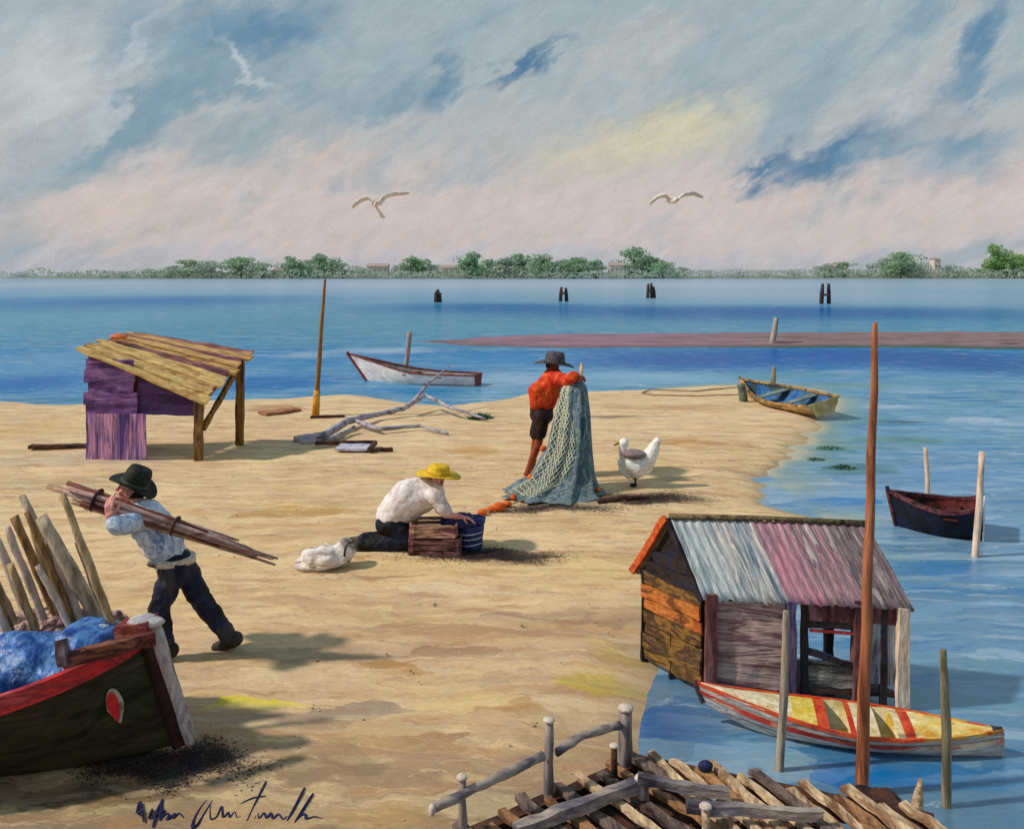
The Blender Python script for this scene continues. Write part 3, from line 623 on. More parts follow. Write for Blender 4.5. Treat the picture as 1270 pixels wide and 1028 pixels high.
# ------------------------------------------------------------------ purple shelter on the left
def left_hut():
    FL, FR, BR, BLc = V((-7.28, 15.3, 0)), V((-5.35, 15.3, 0)), V((-5.06, 16.6, 0)), V((-7.05, 16.6, 0))
    t = thing('beach_shelter', 'purple boarded beach shelter with sloping straw coloured plank roof on posts', 'shelter', (-6.2, 15.9, 0))
    pur = paint('purple_boards', [(76, 48, 98), (118, 78, 140), (158, 118, 172), (96, 60, 120)], 4, (.25, 1, 1.5), bump=.9)
    purv = paint('purple_uprights', [(84, 62, 124), (152, 110, 168), (222, 160, 190), (112, 92, 156), (190, 150, 190)], 5, (1.6, 1, .12), bump=.9)
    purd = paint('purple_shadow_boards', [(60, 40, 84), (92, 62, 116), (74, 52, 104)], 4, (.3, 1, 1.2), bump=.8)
    post = paint('ochre_post', [(96, 66, 34), (150, 108, 44), (72, 50, 60)], 6, (1, 1, .2), bump=.8)
    rf = [paint('roof_plank_straw', [(206, 166, 104), (232, 196, 128), (186, 140, 82)], 3.5, (.25, 1, 1), bump=.9),
          paint('roof_plank_tan', [(190, 142, 84), (214, 170, 106), (150, 104, 70)], 3.5, (.25, 1, 1), bump=.9),
          paint('roof_plank_plum', [(100, 58, 70), (142, 88, 88), (186, 140, 104)], 3.5, (.25, 1, 1), bump=.9)]
    # upper horizontal boards, left block
    m = MB()
    zs = [0.78, .98, 1.17, 1.36, 1.55]
    x0, x1 = -7.33, -6.45
    for i, z in enumerate(zs):
        e = .05*math.sin(i*2.3)
        m.bar((x0-e, 15.27-.012*(i % 2), z+.09), (x1+e*.7-i*.02, 15.27-.012*(i % 2), z+.09-.02), .035, .205, seg=6, rough=.02)
    m.build('front_boards', pur, t)
    # lower vertical boards
    m = MB()
    for i in range(7):
        x = -7.24+i*.145
        m.bar((x, 15.25+.015*(i % 2), -.08), (x+.01*math.sin(i), 15.25+.015*(i % 2), .80), .04, .15, up=(1, 0, 0), seg=5, rough=.014)
    m.build('door_boards', purv, t)
    # side block (left wall)
    m = MB()
    for i in range(9):
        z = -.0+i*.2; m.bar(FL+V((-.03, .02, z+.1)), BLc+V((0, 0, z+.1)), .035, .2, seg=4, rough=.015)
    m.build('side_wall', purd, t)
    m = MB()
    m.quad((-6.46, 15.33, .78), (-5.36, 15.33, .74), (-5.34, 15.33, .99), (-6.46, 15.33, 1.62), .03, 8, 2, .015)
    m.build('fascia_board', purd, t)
    for p, z, r in ((V((-5.42, 15.32, 0)), 1.03, .065), (V((-5.08, 16.55, 0)), 1.66, .065), (V((-7.0, 16.6, 0)), 1.95, .05)):
        q = MB(); q.bar(p+V((0, 0, -.1)), p+V((.01, 0, z)), r*2, r*2, up=(0, 1, 0), seg=8, rough=.018); q.build('post', post, t)
    q = MB(); q.bar((-5.08, 16.5, 1.5), (-5.36, 15.38, .52), .07, .09, seg=8, rough=.02); q.build('brace', post, t)
    q = MB(); q.bar((-5.37, 15.3, 1.0), (-5.05, 16.6, 1.66), .07, .1, seg=6, rough=.015); q.build('eave_beam', post, t)
    # roof planks: run from the high left edge to the low right edge
    a0, a1 = V((-7.40, 15.15, 1.93)), V((-7.05, 16.75, 2.10)); b0, b1 = V((-5.30, 15.12, 1.04)), V((-4.88, 16.7, 1.76))
    n = 11
    for i in range(n):
        u0 = i/n; u1 = (i+1.04)/n
        pa, pb, pc, pd = a0.lerp(a1, u0), b0.lerp(b1, u0), b0.lerp(b1, u1), a0.lerp(a1, u1)
        e = (pb-pa).normalized(); k = .07*math.sin(i*3.7); k2 = .06*math.sin(i*2.1+1)
        lift = V((0, 0, .018*(i % 2)+.012*math.sin(i*1.9)+.09*math.sin(PI*u0)*.0))
        q = MB()
        vs = []
        q.quad(pa-e*(.04+k)+lift, pb+e*(.03+k2)+lift, pc+e*(.03+k2)+lift, pd-e*(.04+k)+lift, .045, 10, 1, .03)
        mi = (0, 0, 1, 0, 0, 2, 1, 1, 2, 1, 2)[i]
        q.build('roof_plank', rf[mi], t)
    q = MB(); q.ball((-7.05, 15.9, 2.08), (.16, .1, .05), rough=.04, rs=12); q.build('orange_rag', paint('orange_rag', [(206, 104, 52), (226, 128, 76)], 10), t)
    for k, (x, y, h) in enumerate(((-6.9, 16.1, .12), (-6.75, 16.3, .1), (-7.25, 15.5, .02))):
        pass
left_hut()

# ------------------------------------------------------------------ fishing hut on stilts, right
def right_hut():
    A = V((1.50, 7.00, 0)); Bc = V((3.00, 6.80, 0)); D = V((1.13, 7.58, 0)); C = Bc+(D-A)
    ez, pz = .67, 1.2
    t = thing('fishing_hut', 'wooden fishing hut on stilts with half grey half pink corrugated roof', 'hut', (2.2, 7.3, WZ))
    boardm = paint('front_boards_mauve', [(96, 56, 66), (158, 124, 122), (196, 170, 160), (118, 76, 86), (178, 150, 146)], 4.5, (.18, .5, 2.2), bump=1.0)
    gab = [paint('gable_boards_brown', [(92, 64, 32), (144, 104, 52), (64, 46, 30), (120, 88, 60)], 5, (1, .3, 1.5), bump=1.0),
           paint('gable_boards_orange', [(176, 94, 42), (206, 124, 58), (120, 66, 36)], 5, (1, .3, 1.5), bump=.9)]
    dark = paint('hut_dark', [(28, 24, 30), (52, 38, 34), (36, 40, 62)], 5, bump=.8)
    maroon = paint('hut_maroon_post', [(60, 28, 36), (104, 58, 60), (136, 92, 92)], 6, (1, 1, .2), bump=.9)
    purp = paint('hut_purple_post', [(52, 40, 74), (92, 76, 116), (124, 106, 136)], 6, (1, 1, .2), bump=.9)
    cream = paint('hut_cream_post', [(200, 174, 150), (232, 208, 184), (180, 150, 150)], 6, (1, 1, .2), bump=.8)
    # gable: slanted boards
    gv = (D-A)
    def gp(v, z): return A+gv*v+V((0, 0, z))
    nb = 9
    for i in range(nb):
        z0 = -.06+i*.105
        def lim(z): return (0, 1) if z < ez else (max(0, (z-ez)/(pz-ez)*.5), min(1, 1-(z-ez)/(pz-ez)*.5))
        zt = z0+.1
        v0, v1 = lim(zt)
        if v1-v0 < .08: continue
        q = MB(); out = gv.cross(V((0, 0, 1))).normalized()*.012
        k = .01*math.sin(i*2.7)
        q.quad(gp(v0-.01, z0+k)-out*(i % 2), gp(v1+.01, z0-k)-out*(i % 2), gp(v1+.01, zt-k+.004)-out*(i % 2), gp(v0-.01, zt+k)-out*(i % 2), .02, 8, 1, .012)
        q.build('gable_board', gab[1] if i in (5, 4) else (dark if i > 6 else gab[0]), t)
    q = MB(); o_ = gv.cross(V((0, 0, 1))).normalized()
    if o_.x > 0: o_ = -o_
    q.quad(gp(0, ez-.02)-o_*.03, gp(1, ez-.02)-o_*.03, gp(.53, pz-.03)-o_*.03, gp(.47, pz-.03)-o_*.03, .02, 6, 4, .01); q.build('gable_panel', dark, t)
    for i in range(1):
        q = MB(); q.quad(gp(.02, .02)-o_*.035, gp(.98, .02)-o_*.035, gp(.98, ez)-o_*.035, gp(.02, ez)-o_*.035, .015, 4, 4); q.build('side_wall', dark, t)
    # corner posts and stilts
    def post(p, z0, z1, w, m, name='post'):
        q = MB(); q.bar(p+V((0, 0, z0)), p+V((.008, 0, z1)), w, w, up=(0, 1, 0), seg=8, rough=.014); q.build(name, m, t)
    fu = (Bc-A)
    def fp(u, z, out=0): return A+fu*u+V((0, -out, z))
    post(fp(.035, 0, .02), -.3, ez+.02, .085, maroon); post(fp(.44, 0, .02), -.3, ez, .07, purp); post(fp(.51, 0, .0), -.3, ez, .05, dark)
    post(fp(.78, 0, .0), -.3, ez+.02, .09, maroon); post(fp(.90, 0, .0), -.3, ez, .045, dark); post(fp(.985, 0, .02), -.3, ez-.02, .085, cream)
    post(gp(1, 0), -.5, ez, .06, dark); post(gp(.5, 0), -.5, .3, .05, dark); post(C.copy(), -.5, ez, .07, dark); post(D.lerp(C, .5), -.5, ez, .06, dark)
    # front wall boards
    m = MB()
    for i in range(6):
        z = -.03+i*.112; k = .006*math.sin(i*3.1)
        m.bar(fp(.07, z+.055+k, .004*(i % 2)), fp(.42, z+.055-k, .004*(i % 2)), .022, .114, seg=8, rough=.012)
    m.build('front_wall', boardm, t)
    m = MB(); m.bar(fp(.53, .58), fp(.97, .58), .03, .13, seg=8, rough=.008); m.build('lintel', maroon, t)
    m = MB(); m.bar(fp(.53, .485, .005), fp(.76, .485, .005), .03, .05, seg=6, rough=.006); m.build('window_head', dark, t)
    m = MB(); m.bar(fp(.54, .44, .01), fp(.76, .43, .01), .025, .018, seg=4, rough=.003); m.build('red_trim', paint('red_trim', [(150, 40, 50), (176, 60, 60)], 8), t)
    m = MB()
    for i in range(4):
        m.bar(fp(.53, .03+i*.05, -.01), fp(.77, .02+i*.045, -.01), .02, .05, seg=6, rough=.016)
    m.build('sill_boards', paint('sill_boards', [(70, 64, 60), (150, 146, 136), (110, 104, 96), (40, 36, 38)], 6, (.3, .5, 2), bump=1), t)
    m = MB(); m.bar(fp(.53, .28, .01), fp(.77, .17, .01), .03, .045, seg=6, rough=.01); m.build('slanting_rail', dark, t)
    m = MB(); m.bar(fp(.82, .3), fp(.96, .3), .02, .5, seg=3, rough=.01); m.build('side_panel', paint('side_panel', [(60, 62, 80), (150, 160, 170), (90, 84, 100)], 6, (1.5, 1, .2), bump=.9), t)
    # back wall lower part and floor
    m = MB(); m.quad(A+V((0, 0, -.02)), Bc+V((0, 0, -.02)), C+V((0, 0, -.02)), D+V((0, 0, -.02)), .03, 8, 4, .006); m.build('floor', wood_dark, t)
    m = MB(); m.quad(D+V((0, .0, 0)), D.lerp(C, .5), D.lerp(C, .5)+V((0, 0, ez)), D+V((0, 0, ez)), .02, 4, 4, .006); m.build('back_wall', dark, t)
    # roof: corrugated slopes
    E0 = gp(-.10, ez-.02)-fu*.03; E1 = E0+fu*1.045; R0 = gp(.5, pz)-fu*.015; R1 = R0+fu*1.03
    G0 = gp(1.10, ez-.05)-fu*.03; G1 = G0+fu*1.06
    def slope(e0, e1, r0, r1, u0, u1, mat, name, rag=.03):
        n = int((u1-u0)*150); rows = 8; vs = []; fs = []; st = []
        up = V((0, -.5, .8)).normalized() if e0.y < r0.y else V((0, .5, .8)).normalized()
        for i in range(n+1):
            u = u0+(u1-u0)*i/n
            for j in range(rows+1):
                v = j/rows; e = e0.lerp(e1, u); r = r0.lerp(r1, u)
                p = r.lerp(e, v*(1+.05*noise.noise(V((u*40, 3, 0)))))
                p += up*(.006*math.sin(u*2*PI*22)+.012*noise.noise(V((u*5, v*3, 1))))
                vs.append(p); st += [u*1.5, v*.62, 0]
        W = rows+1
        for i in range(n):
            for j in range(rows): q = i*W+j; fs.append((q, q+1, q+1+W, q+W))
        b = MB(); b.add(vs, fs, True); o = b.build(name, mat, t); at_ = o.data.attributes.new('st', 'FLOAT_VECTOR', 'POINT'); at_.data.foreach_set('vector', st)
        so = o.modifiers.new('t', 'SOLIDIFY'); so.thickness = .008; return o
    def sheetm(name, cols): return paint(name, cols, 6, (3.2, .30, 1), bump=.9, rough=.6, attr='st', warp=.9)
    slope(E0, E1, R0, R1, 0, .21, sheetm('roof_sheet_grey', [(128, 140, 150), (176, 188, 192), (206, 208, 204), (150, 160, 164)]), 'roof_sheet')
    slope(E0, E1, R0, R1, .205, .42, sheetm('roof_sheet_pale', [(112, 122, 134), (170, 180, 186), (222, 210, 200), (134, 138, 142)]), 'roof_sheet')
    slope(E0, E1, R0, R1, .415, .60, sheetm('roof_sheet_pink', [(186, 116, 136), (214, 150, 166), (160, 120, 132), (206, 160, 172)]), 'roof_sheet')
    slope(E0, E1, R0, R1, .595, .80, sheetm('roof_sheet_mauve', [(150, 116, 124), (190, 146, 156), (120, 100, 108), (196, 176, 176)]), 'roof_sheet')
    slope(E0, E1, R0, R1, .795, 1, sheetm('roof_sheet_brown', [(112, 96, 98), (158, 134, 138), (92, 80, 82), (176, 160, 160)]), 'roof_sheet')
    slope(G0, G1, R0, R1, 0, 1, sheetm('roof_sheet_back', [(110, 96, 80), (140, 126, 110)]), 'roof_sheet_back')
    q = MB(); q.tube([R0+V((0, 0, .012)), R0.lerp(R1, .5)+V((0, 0, .02)), R1+V((0, 0, .012))], .022, 8, .012); q.build('ridge_cap', paint('ridge_cap', [(80, 68, 48), (130, 110, 76), (60, 50, 40)], 8), t)
    org = paint('orange_bargeboard', [(196, 74, 30), (222, 104, 44), (160, 60, 34)], 8)
    q = MB(); q.bar(gp(.5, pz+.0)-fu*.035, gp(1.10, ez-.03)-fu*.035, .04, .06, seg=8, rough=.01); q.build('bargeboard', org, t)
    q = MB(); q.bar(gp(.5, pz-.01)-fu*.03, gp(-.08, ez-.03)-fu*.03, .03, .05, seg=8, rough=.008); q.build('bargeboard', dark, t)
right_hut()

# ------------------------------------------------------------------ boats
def boat(name, label, loc, rotz, L, B, zk, zbow, zst, zmid, stern_w, mats, thw=(), rake=.0, pitch=0, roll=0, rim=.03, stripe=0, stem=None, bowpow=1.6, floorz=.25, rimh=.035, deck=None, rocker=.12):
    t = thing(name, label, 'boat', loc)
    Mx = Matrix.Translation(V(loc)) @ Matrix.Rotation(rotz, 4, 'Z') @ Matrix.Rotation(pitch, 4, 'Y') @ Matrix.Rotation(roll, 4, 'X')
    NS, NJ = 36, 9
    def sheer(s): return zmid+(zbow-zmid)*max(0, (s-.35)/.65)**2.2+(zst-zmid)*max(0, (.45-s)/.45)**2
    def beam(s):
        b = math.sin(min(1, (1-s)*1.0)**.62*PI*.5) if s > .5 else 1
        b = min(1, (1-max(0, (s-.45)/.55)**bowpow))
        a = 1-(1-stern_w)*max(0, (.5-s)/.5)**1.8
        return B/2*b*a
    def pt(s, t_, inn=0.0):
        b = max(beam(s)-inn, .0015); z1 = sheer(s); k = zk+(rocker*(zbow-zk))*max(0, (s-.75)/.25)**2+(.1*(z1-zk))*max(0, (.2-s)/.2)
        y = b*min(1, .0+1.0*math.sin(t_*PI/2)**.72)*(.80+.20*t_)
        z = k+inn*.8+(z1-k-inn*.8)*(1-math.cos(t_*PI/2))**.95 if t_ > 0 else k+inn*.8
        x = (s-.5)*L
        x += rake*((z-zk)/(zbow-zk))*max(0, (s-.6)/.4)**2-(inn*.8 if s > .5 else -inn)*(abs(s-.5)*2)**4
        return V((x, y, z))
    def shell(inn, flip):
        vs = []; fs = []
        for i in range(NS+1):
            s = i/NS
            for j in range(-NJ, NJ+1):
                p = pt(s, abs(j)/NJ, inn); p.y *= (1 if j >= 0 else -1); vs.append(jit(Mx @ p, .006*min(1, L/3), 5))
        W = 2*NJ+1
        for i in range(NS):
            for j in range(W-1):
                q = i*W+j; f = (q, q+W, q+W+1, q+1); fs.append(f[::-1] if flip else f)
        e = tuple(range(W)); fs.append(e if not flip else e[::-1])
        return vs, fs
    m = MB(); m.add(*shell(0, True), smooth=True); hull = m.build('hull', mats['hull'], t)
    m = MB(); m.add(*shell(.02, False), smooth=True); m.build('inner_planking', mats['inside'], t)
    for sd in (1, -1):
        pts = []
        for i in range(NS+1):
            p = pt(i/NS, 1.0, 0); p.y = (p.y-.008)*sd; pts.append(Mx @ p)
        m = MB(); vs = []; fs = []
        for i, p in enumerate(pts):
            d = (pts[min(i+1, NS)]-pts[max(i-1, 0)]).normalized(); n_ = d.cross(V((0, 0, 1))).normalized()*sd
            for a, b in ((-.4, -1), (.6, -1), (.6, .35), (-.4, .35)): vs.append(jit(p+n_*rim*a*1.0+V((0, 0, rimh*b)), .004, 9))
        for i in range(NS):
            for k in range(4): a = i*4+k; b = i*4+(k+1) % 4; fs.append((a, b, b+4, a+4))
        fs += [(0, 1, 2, 3), (NS*4+3, NS*4+2, NS*4+1, NS*4)]
        m.add(vs, fs); m.build('gunwale', mats['rim'], t)
    if stripe:
        for sd in (1, -1):
            m = MB(); vs = []; fs = []
            for i in range(NS+1):
                s = i/NS
                for k, tt in enumerate((.70, .70+stripe)):
                    p = pt(s, min(1, tt), -.010); p.y *= sd; vs.append(Mx @ p)
            for i in range(NS): fs.append((i*2, i*2+1, i*2+3, i*2+2))
            m.add(vs, fs, True); m.build('stripe', mats['stripe'], t)
    for s, w in thw:
        b = beam(s)*.97; z = zk+(sheer(s)-zk)*.78
        m = MB(); m.bar(Mx @ V(((s-.5)*L, -b, z)), Mx @ V(((s-.5)*L, b, z)), w, .025, seg=4, rough=.004); m.build('thwart', mats['seat'], t)
    # bottom boards
    b = MB()
    for k in range(-1, 2):
        bb_ = B*.12
        b.bar(Mx @ V((-.22*L, k*bb_, zk+.04)), Mx @ V((.2*L, k*bb_*.8, zk+.04)), bb_*.85, .012, seg=4, rough=.003)
    b.build('bottom_boards', mats.get('floor', mats['inside']), t)
    # transom cap / stem
    z1 = sheer(0); b0 = beam(0)
    m = MB(); m.quad(Mx @ V((-.5*L-.012, -b0*.97, z1)), Mx @ V((-.5*L-.012, b0*.97, z1)), Mx @ V((-.5*L-.012, b0*.55, zk+.03)), Mx @ V((-.5*L-.012, -b0*.55, zk+.03)), .02, 6, 3, .003); m.build('transom', mats.get('transom', mats['hull']), t)
    sp = [pt(1, q/8, 0) for q in range(9)]; sp = [V((p.x, 0, p.z)) for p in sp]
    m = MB(); r = mats.get('stem_r', .025)
    m.tube([Mx @ (p+V((r*.3, 0, 0))) for p in sp]+[Mx @ (sp[-1]+V((r*.3, 0, mats.get('stem_up', .05))))], r, 8, .004); m.build('stem', mats.get('stem', mats['rim']), t)
    return t, Mx, pt, sheer, beam

# white rowing boat afloat beyond the beach
bowp = at(436, 445, 27.3); 
w1 = gr(455, 470, WZ); w2 = gr(590, 479, WZ)
mid = (V((( -4.9), 28.2, 0))+V((-.9, 26.4, 0)))/2
bx0 = (456-CX)/F*27.8; bx1 = (597-CX)/F*26.6
white_h = paint('white_hull', [(232, 216, 206), (242, 230, 222), (220, 200, 198)], 1.2, (.3, 1, 1), bump=.5)
red_rim = paint('dark_red_rim', [(110, 40, 36), (136, 64, 52), (80, 34, 34)], 4)
boat('rowing_boat', 'white rowing boat with dark red rim floating beyond the beach', ((bx0+bx1)/2, 27.0, WZ), math.atan2(1.2, bx0-bx1), abs(bx1-bx0), 1.15, -.1, .84, .34, .34, .6,
     {'hull': white_h, 'inside': paint('boat_inside_grey', [(130, 120, 120), (170, 160, 158)], 3), 'rim': red_rim, 'seat': red_rim, 'stem': red_rim, 'transom': red_rim, 'stem_r': .05}, thw=((.3, .22), (.6, .22)), rake=.75, rim=.06, rimh=.03)
# beached boat right of the middle
cream_h = paint('cream_yellow_hull', [(196, 160, 92), (226, 200, 140), (150, 112, 62), (210, 186, 140)], 3, (.4, .4, 1.5), bump=.8)
blue_in = paint('blue_inside', [(36, 84, 148), (62, 116, 176), (60, 82, 92)], 2)
p0, p1 = gr(940, 500), gr(996, 522)
boat('beached_boat', 'yellow and cream boat with blue inside lying at the sandy point', ((6.3+6.95)/2, 21.7, -.02), math.atan2(3.0, -.95), 3.3, 1.15, .0, .5, .36, .30, .75,
     {'hull': cream_h, 'inside': blue_in, 'rim': paint('ochre_rim', [(206, 164, 84), (150, 110, 70), (90, 84, 70)], 4), 'seat': paint('grey_seat', [(90, 110, 110), (130, 140, 130)], 4), 'transom': paint('cream_transom', [(206, 186, 140), (176, 150, 96)], 5)}, thw=((.3, .25), (.62, .25)), rake=.1, rim=.07, roll=-.22)
# black boat at the right between two stakes
c0 = gr(1166, 664, WZ)
boat('moored_boat', 'black rowing boat with red brown inside moored between two pale stakes', (c0.x+.08, 11.45, WZ), PI-.52, 1.0, .88, -.08, .46, .46, .36, .80,
     {'hull': paint('black_hull', [(10, 10, 18), (18, 16, 26), (20, 26, 58)], 4), 'inside': paint('red_brown_inside', [(60, 20, 22), (110, 38, 32), (40, 26, 22), (36, 48, 40)], 5, bump=.8), 'rim': paint('maroon_rim', [(70, 26, 34), (110, 62, 66), (40, 20, 28)], 6),
      'seat': paint('maroon_seat', [(96, 34, 30), (60, 26, 24)], 6), 'transom': paint('white_transom', [(230, 220, 222), (206, 200, 214)], 6)}, thw=((.35, .16),), rake=.12, rim=.045)
# painted boat in front of the hut
gay = paint('cream_yellow_paint', [(222, 186, 72), (236, 218, 170), (226, 200, 120), (206, 150, 60)], 4, (.5, .6, 1), bump=.9)
pa = at(884, 852, 6.52); pb = at(1245, 903, 6.08)
L4 = (pb-pa).to_2d().length
def gay_boat():
    mats = {'hull': paint('grey_white_hull', [(120, 110, 116), (206, 196, 186), (170, 160, 156), (226, 214, 196)], 4, (.3, .6, 1.6), bump=.9), 'inside': gay, 'rim': paint('red_orange_rim', [(190, 46, 30), (222, 88, 42), (206, 60, 40), (226, 170, 70)], 3.5, (.6, .6, 1), bump=.8),
            'seat': gay, 'stripe': paint('red_stripe', [(176, 40, 36), (206, 70, 50), (226, 196, 160)], 3.5, (.6, .6, 1), bump=.7), 'stem': paint('dark_tip', [(50, 46, 56), (80, 70, 76)], 8), 'stem_r': .018, 'stem_up': .012}
    cx = (pa+pb)/2
    ang = math.atan2(pb.y-pa.y, pb.x-pa.x)
    t, Mx, pt, sheer, beam = boat('painted_boat', 'slender red yellow and cream boat moored in front of the fishing hut', (cx.x, cx.y+.02, WZ), ang+PI, L4, .54, -.02, .30, .19, .155, .03, mats, rocker=.55, rake=.12, rim=.02, rimh=.018, stripe=.13, bowpow=1.8)
    # decks at both ends and middle bands, laid just under the rim
    def deck(s0, s1, mat, name, dz=-.006):
        m = MB(); vs = []; n = 12
        for i in range(n+1):
            s = s0+(s1-s0)*i/n; b = beam(s)*.93; z = sheer(s)+dz; x = pt(s, 1, 0).x
            for k in range(5):
                a = k/2-1; vs.append(Mx @ V((x, a*b, z+.018*(1-a*a))))
        m.add(vs, [(i*5+k, i*5+k+1, (i+1)*5+k+1, (i+1)*5+k) for i in range(n) for k in range(4)], True)
        m.build(name, mat, t)
    red = paint('red_band', [(196, 52, 36), (216, 92, 48)], 6); crm = paint('cream_band', [(236, 222, 190), (216, 190, 140)], 6)
    deck(.70, .985, crm, 'foredeck'); deck(.62, .71, paint('yellow_band', [(226, 190, 60), (236, 210, 110)], 6), 'deck_band', -.004)
    deck(.0, .035, paint('dark_end', [(50, 46, 56), (80, 70, 76)], 8), 'deck_band', .004); deck(.03, .30, gay, 'afterdeck'); deck(.30, .335, red, 'deck_band', -.002); deck(.335, .36, crm, 'deck_band', -.003); deck(.42, .50, crm, 'deck_band', -.002); deck(.50, .52, red, 'deck_band', -.003); deck(.59, .63, red, 'deck_band', -.003)
gay_boat()

# big dark boat in the left foreground, bow to the right
def fore_boat():
    mats = {'hull': paint('green_black_hull', [(26, 26, 18), (52, 52, 32), (40, 32, 24), (66, 62, 42)], 3, (.35, .6, 1.4), bump=.9), 'inside': paint('boat_inside_blue', [(40, 76, 140), (70, 116, 176)], 3),
            'rim': paint('bright_red_rim', [(176, 26, 34), (206, 40, 44), (140, 26, 36), (196, 70, 70)], 4, (.3, 1, 2), bump=.8, rough=.45, spec=.4), 'seat': paint('brown_seat', [(90, 46, 36), (120, 66, 50)], 4),
            'stem': paint('dark_stem', [(38, 22, 18), (60, 34, 28)], 6), 'stem_r': .055, 'stem_up': .05}
    bow = V((-2.20, 5.93, 0)); L = 4.0; ang = math.radians(4)
    cx = bow+V((-math.cos(ang)*L/2, -math.sin(ang)*L/2, 0))
    t, Mx, pt, sheer, beam = boat('fishing_boat', 'large dark green boat with red gunwale beached in the left foreground', (cx.x, cx.y, 0), ang, L, 1.35, -.04, .80, .55, .50, .6, mats, rake=-.26, rim=.05, rimh=.085, bowpow=2.6)
    # pale worn edge along the stem
    sp = [pt(1, q/8, 0) for q in range(9)]
    m = MB(); m.tube([Mx @ V((p.x+.085, 0, p.z)) for p in sp]+[Mx @ V((sp[-1].x+.07, 0, sp[-1].z+.07))], [.03, .035, .04, .045, .045, .045, .045, .05, .05, .04], 8, .012)
    m.build('stem_edge', paint('pale_stem_edge', [(150, 136, 140), (196, 182, 180), (120, 104, 110)], 8, (1, 1, .3), bump=.9), t)
    m = MB(); m.ball(Mx @ V((sp[-1].x+.02, 0, sp[-1].z+.09)), (.12, .09, .035), rough=.02, rs=12); m.build('stem_cap', paint('pale_cap', [(206, 200, 196), (176, 168, 172)], 10), t)
    # bow breast hook and long brown beam
    br = paint('brown_beam', [(74, 30, 26), (118, 54, 44), (60, 28, 30), (140, 84, 66)], 6, (.3, 1, 1.5), bump=.9)
    m = MB(); m.bar(at(150, 782, 5.93), at(190, 776, 5.9), .16, .10, seg=6, rough=.014); m.build('bow_block', paint('red_block', [(140, 40, 36), (110, 50, 44), (168, 96, 84)], 8, (.3, 1, 1.5)), t)
    m = MB(); m.bar(at(78, 820, 5.42), at(192, 790, 5.72), .06, .085, seg=10, rough=.014); m.build('beam', br, t)
    m = MB(); m.bar(at(75, 792, 5.44), at(80, 826, 5.40), .06, .05, up=(0, 1, 0), seg=4, rough=.012); m.build('beam_bracket', paint('bracket', [(110, 96, 104), (70, 50, 54)], 8), t)
    # red and white eye painted on the bow
    ip = None
    for s in [x/100 for x in range(70, 99)]:
        p = pt(s, .72, -.006); p.y *= -1; w = Mx @ p
        sx = CX+w.x/w.y*F
        if sx > 141: ip = s; break
    ip = ip or .86
    def eye(ru, rv, off, name, mat, par, sh=0):
        vs = [Mx @ (lambda p: V((p.x, -p.y, p.z)))(pt(ip+sh*.1, .70, off))]
        n = 18
        for k in range(n):
            a = 2*PI*k/n; hv = 1-.62*max(0, -math.sin(a))
            p = pt(ip+(ru*math.cos(a)*hv+sh)/L, .70+rv*math.sin(a), off); p.y *= -1; vs.append(Mx @ p)
        m = MB(); m.add(vs, [(0, 1+k, 1+(k+1) % n) for k in range(n)], True); return m.build(name, mat, par)
    e = eye(.052, .12, -.014, 'painted_eye', paint('eye_white', [(120, 112, 100), (186, 176, 164)], 12), t)
    eye(.036, .105, -.019, 'eye_centre', paint('eye_red', [(196, 30, 40), (216, 60, 60)], 12), e, -.01)
    # blue tarpaulin heaped inside (rests in the boat: a thing of its own)
    tb = thing('tarpaulin', 'crumpled blue tarpaulin heaped inside the dark foreground boat', 'tarpaulin', at(60, 830, 5.8))
    m = MB()
    m.ball(at(30, 820, 5.95), (.42, .30, .19), 28, 16, rough=.05, rs=5); m.ball(at(112, 799, 6.02), (.22, .26, .17), 28, 16, rough=.04, rs=6); m.ball(at(-60, 828, 5.95), (.6, .36, .2), 28, 16, rough=.05, rs=5)
    m.ball(at(85, 826, 5.9), (.3, .24, .13), 24, 14, rough=.05, rs=6)
    o = m.build('sheet', paint('blue_tarp', [(22, 52, 124), (36, 88, 160), (90, 136, 190), (30, 66, 150), (200, 214, 226)], 3.2, (1, .6, 1.2), bump=.9, rough=.45, spec=.4, warp=1.5), tb); soften(o, .02, 5, .05, .12)
fore_boat()

# pinkish net heap and stakes standing in the boat
m = MB()
for (x, y, rx, rz) in ((-30, 790, .3, .12), (30, 782, .28, .12), (85, 778, .26, .10), (125, 785, .16, .08)):
    m.ball(at(x, y, 6.35), (rx, .26, rz), 20, 12, rough=.06, rs=7)
o = m.build('net_heap', paint('net_heap', [(110, 78, 84), (176, 140, 130), (206, 178, 160), (90, 56, 60), (150, 112, 116)], 6, (1, 1, .5), bump=1.0), None, loc=at(40, 800, 6.35))
tag(o, 'pinkish brown heap of netting behind the blue tarpaulin in the boat', 'net heap'); soften(o, .02, 4, .07, .07)
stk = paint('stake_ochre', [(136, 108, 76), (190, 160, 116), (220, 192, 148)], 6, (1, 1, .15), bump=.9)
stk2 = paint('stake_grey', [(116, 98, 80), (172, 150, 124), (206, 186, 158)], 6, (1, 1, .15), bump=.9)
stk3 = paint('stake_pale', [(168, 146, 134), (212, 192, 176), (190, 150, 120)], 6, (1, 1, .15), bump=.9)
stk4 = paint('stake_brown', [(100, 74, 48), (150, 114, 70), (186, 140, 76)], 6, (1, 1, .15), bump=.9)
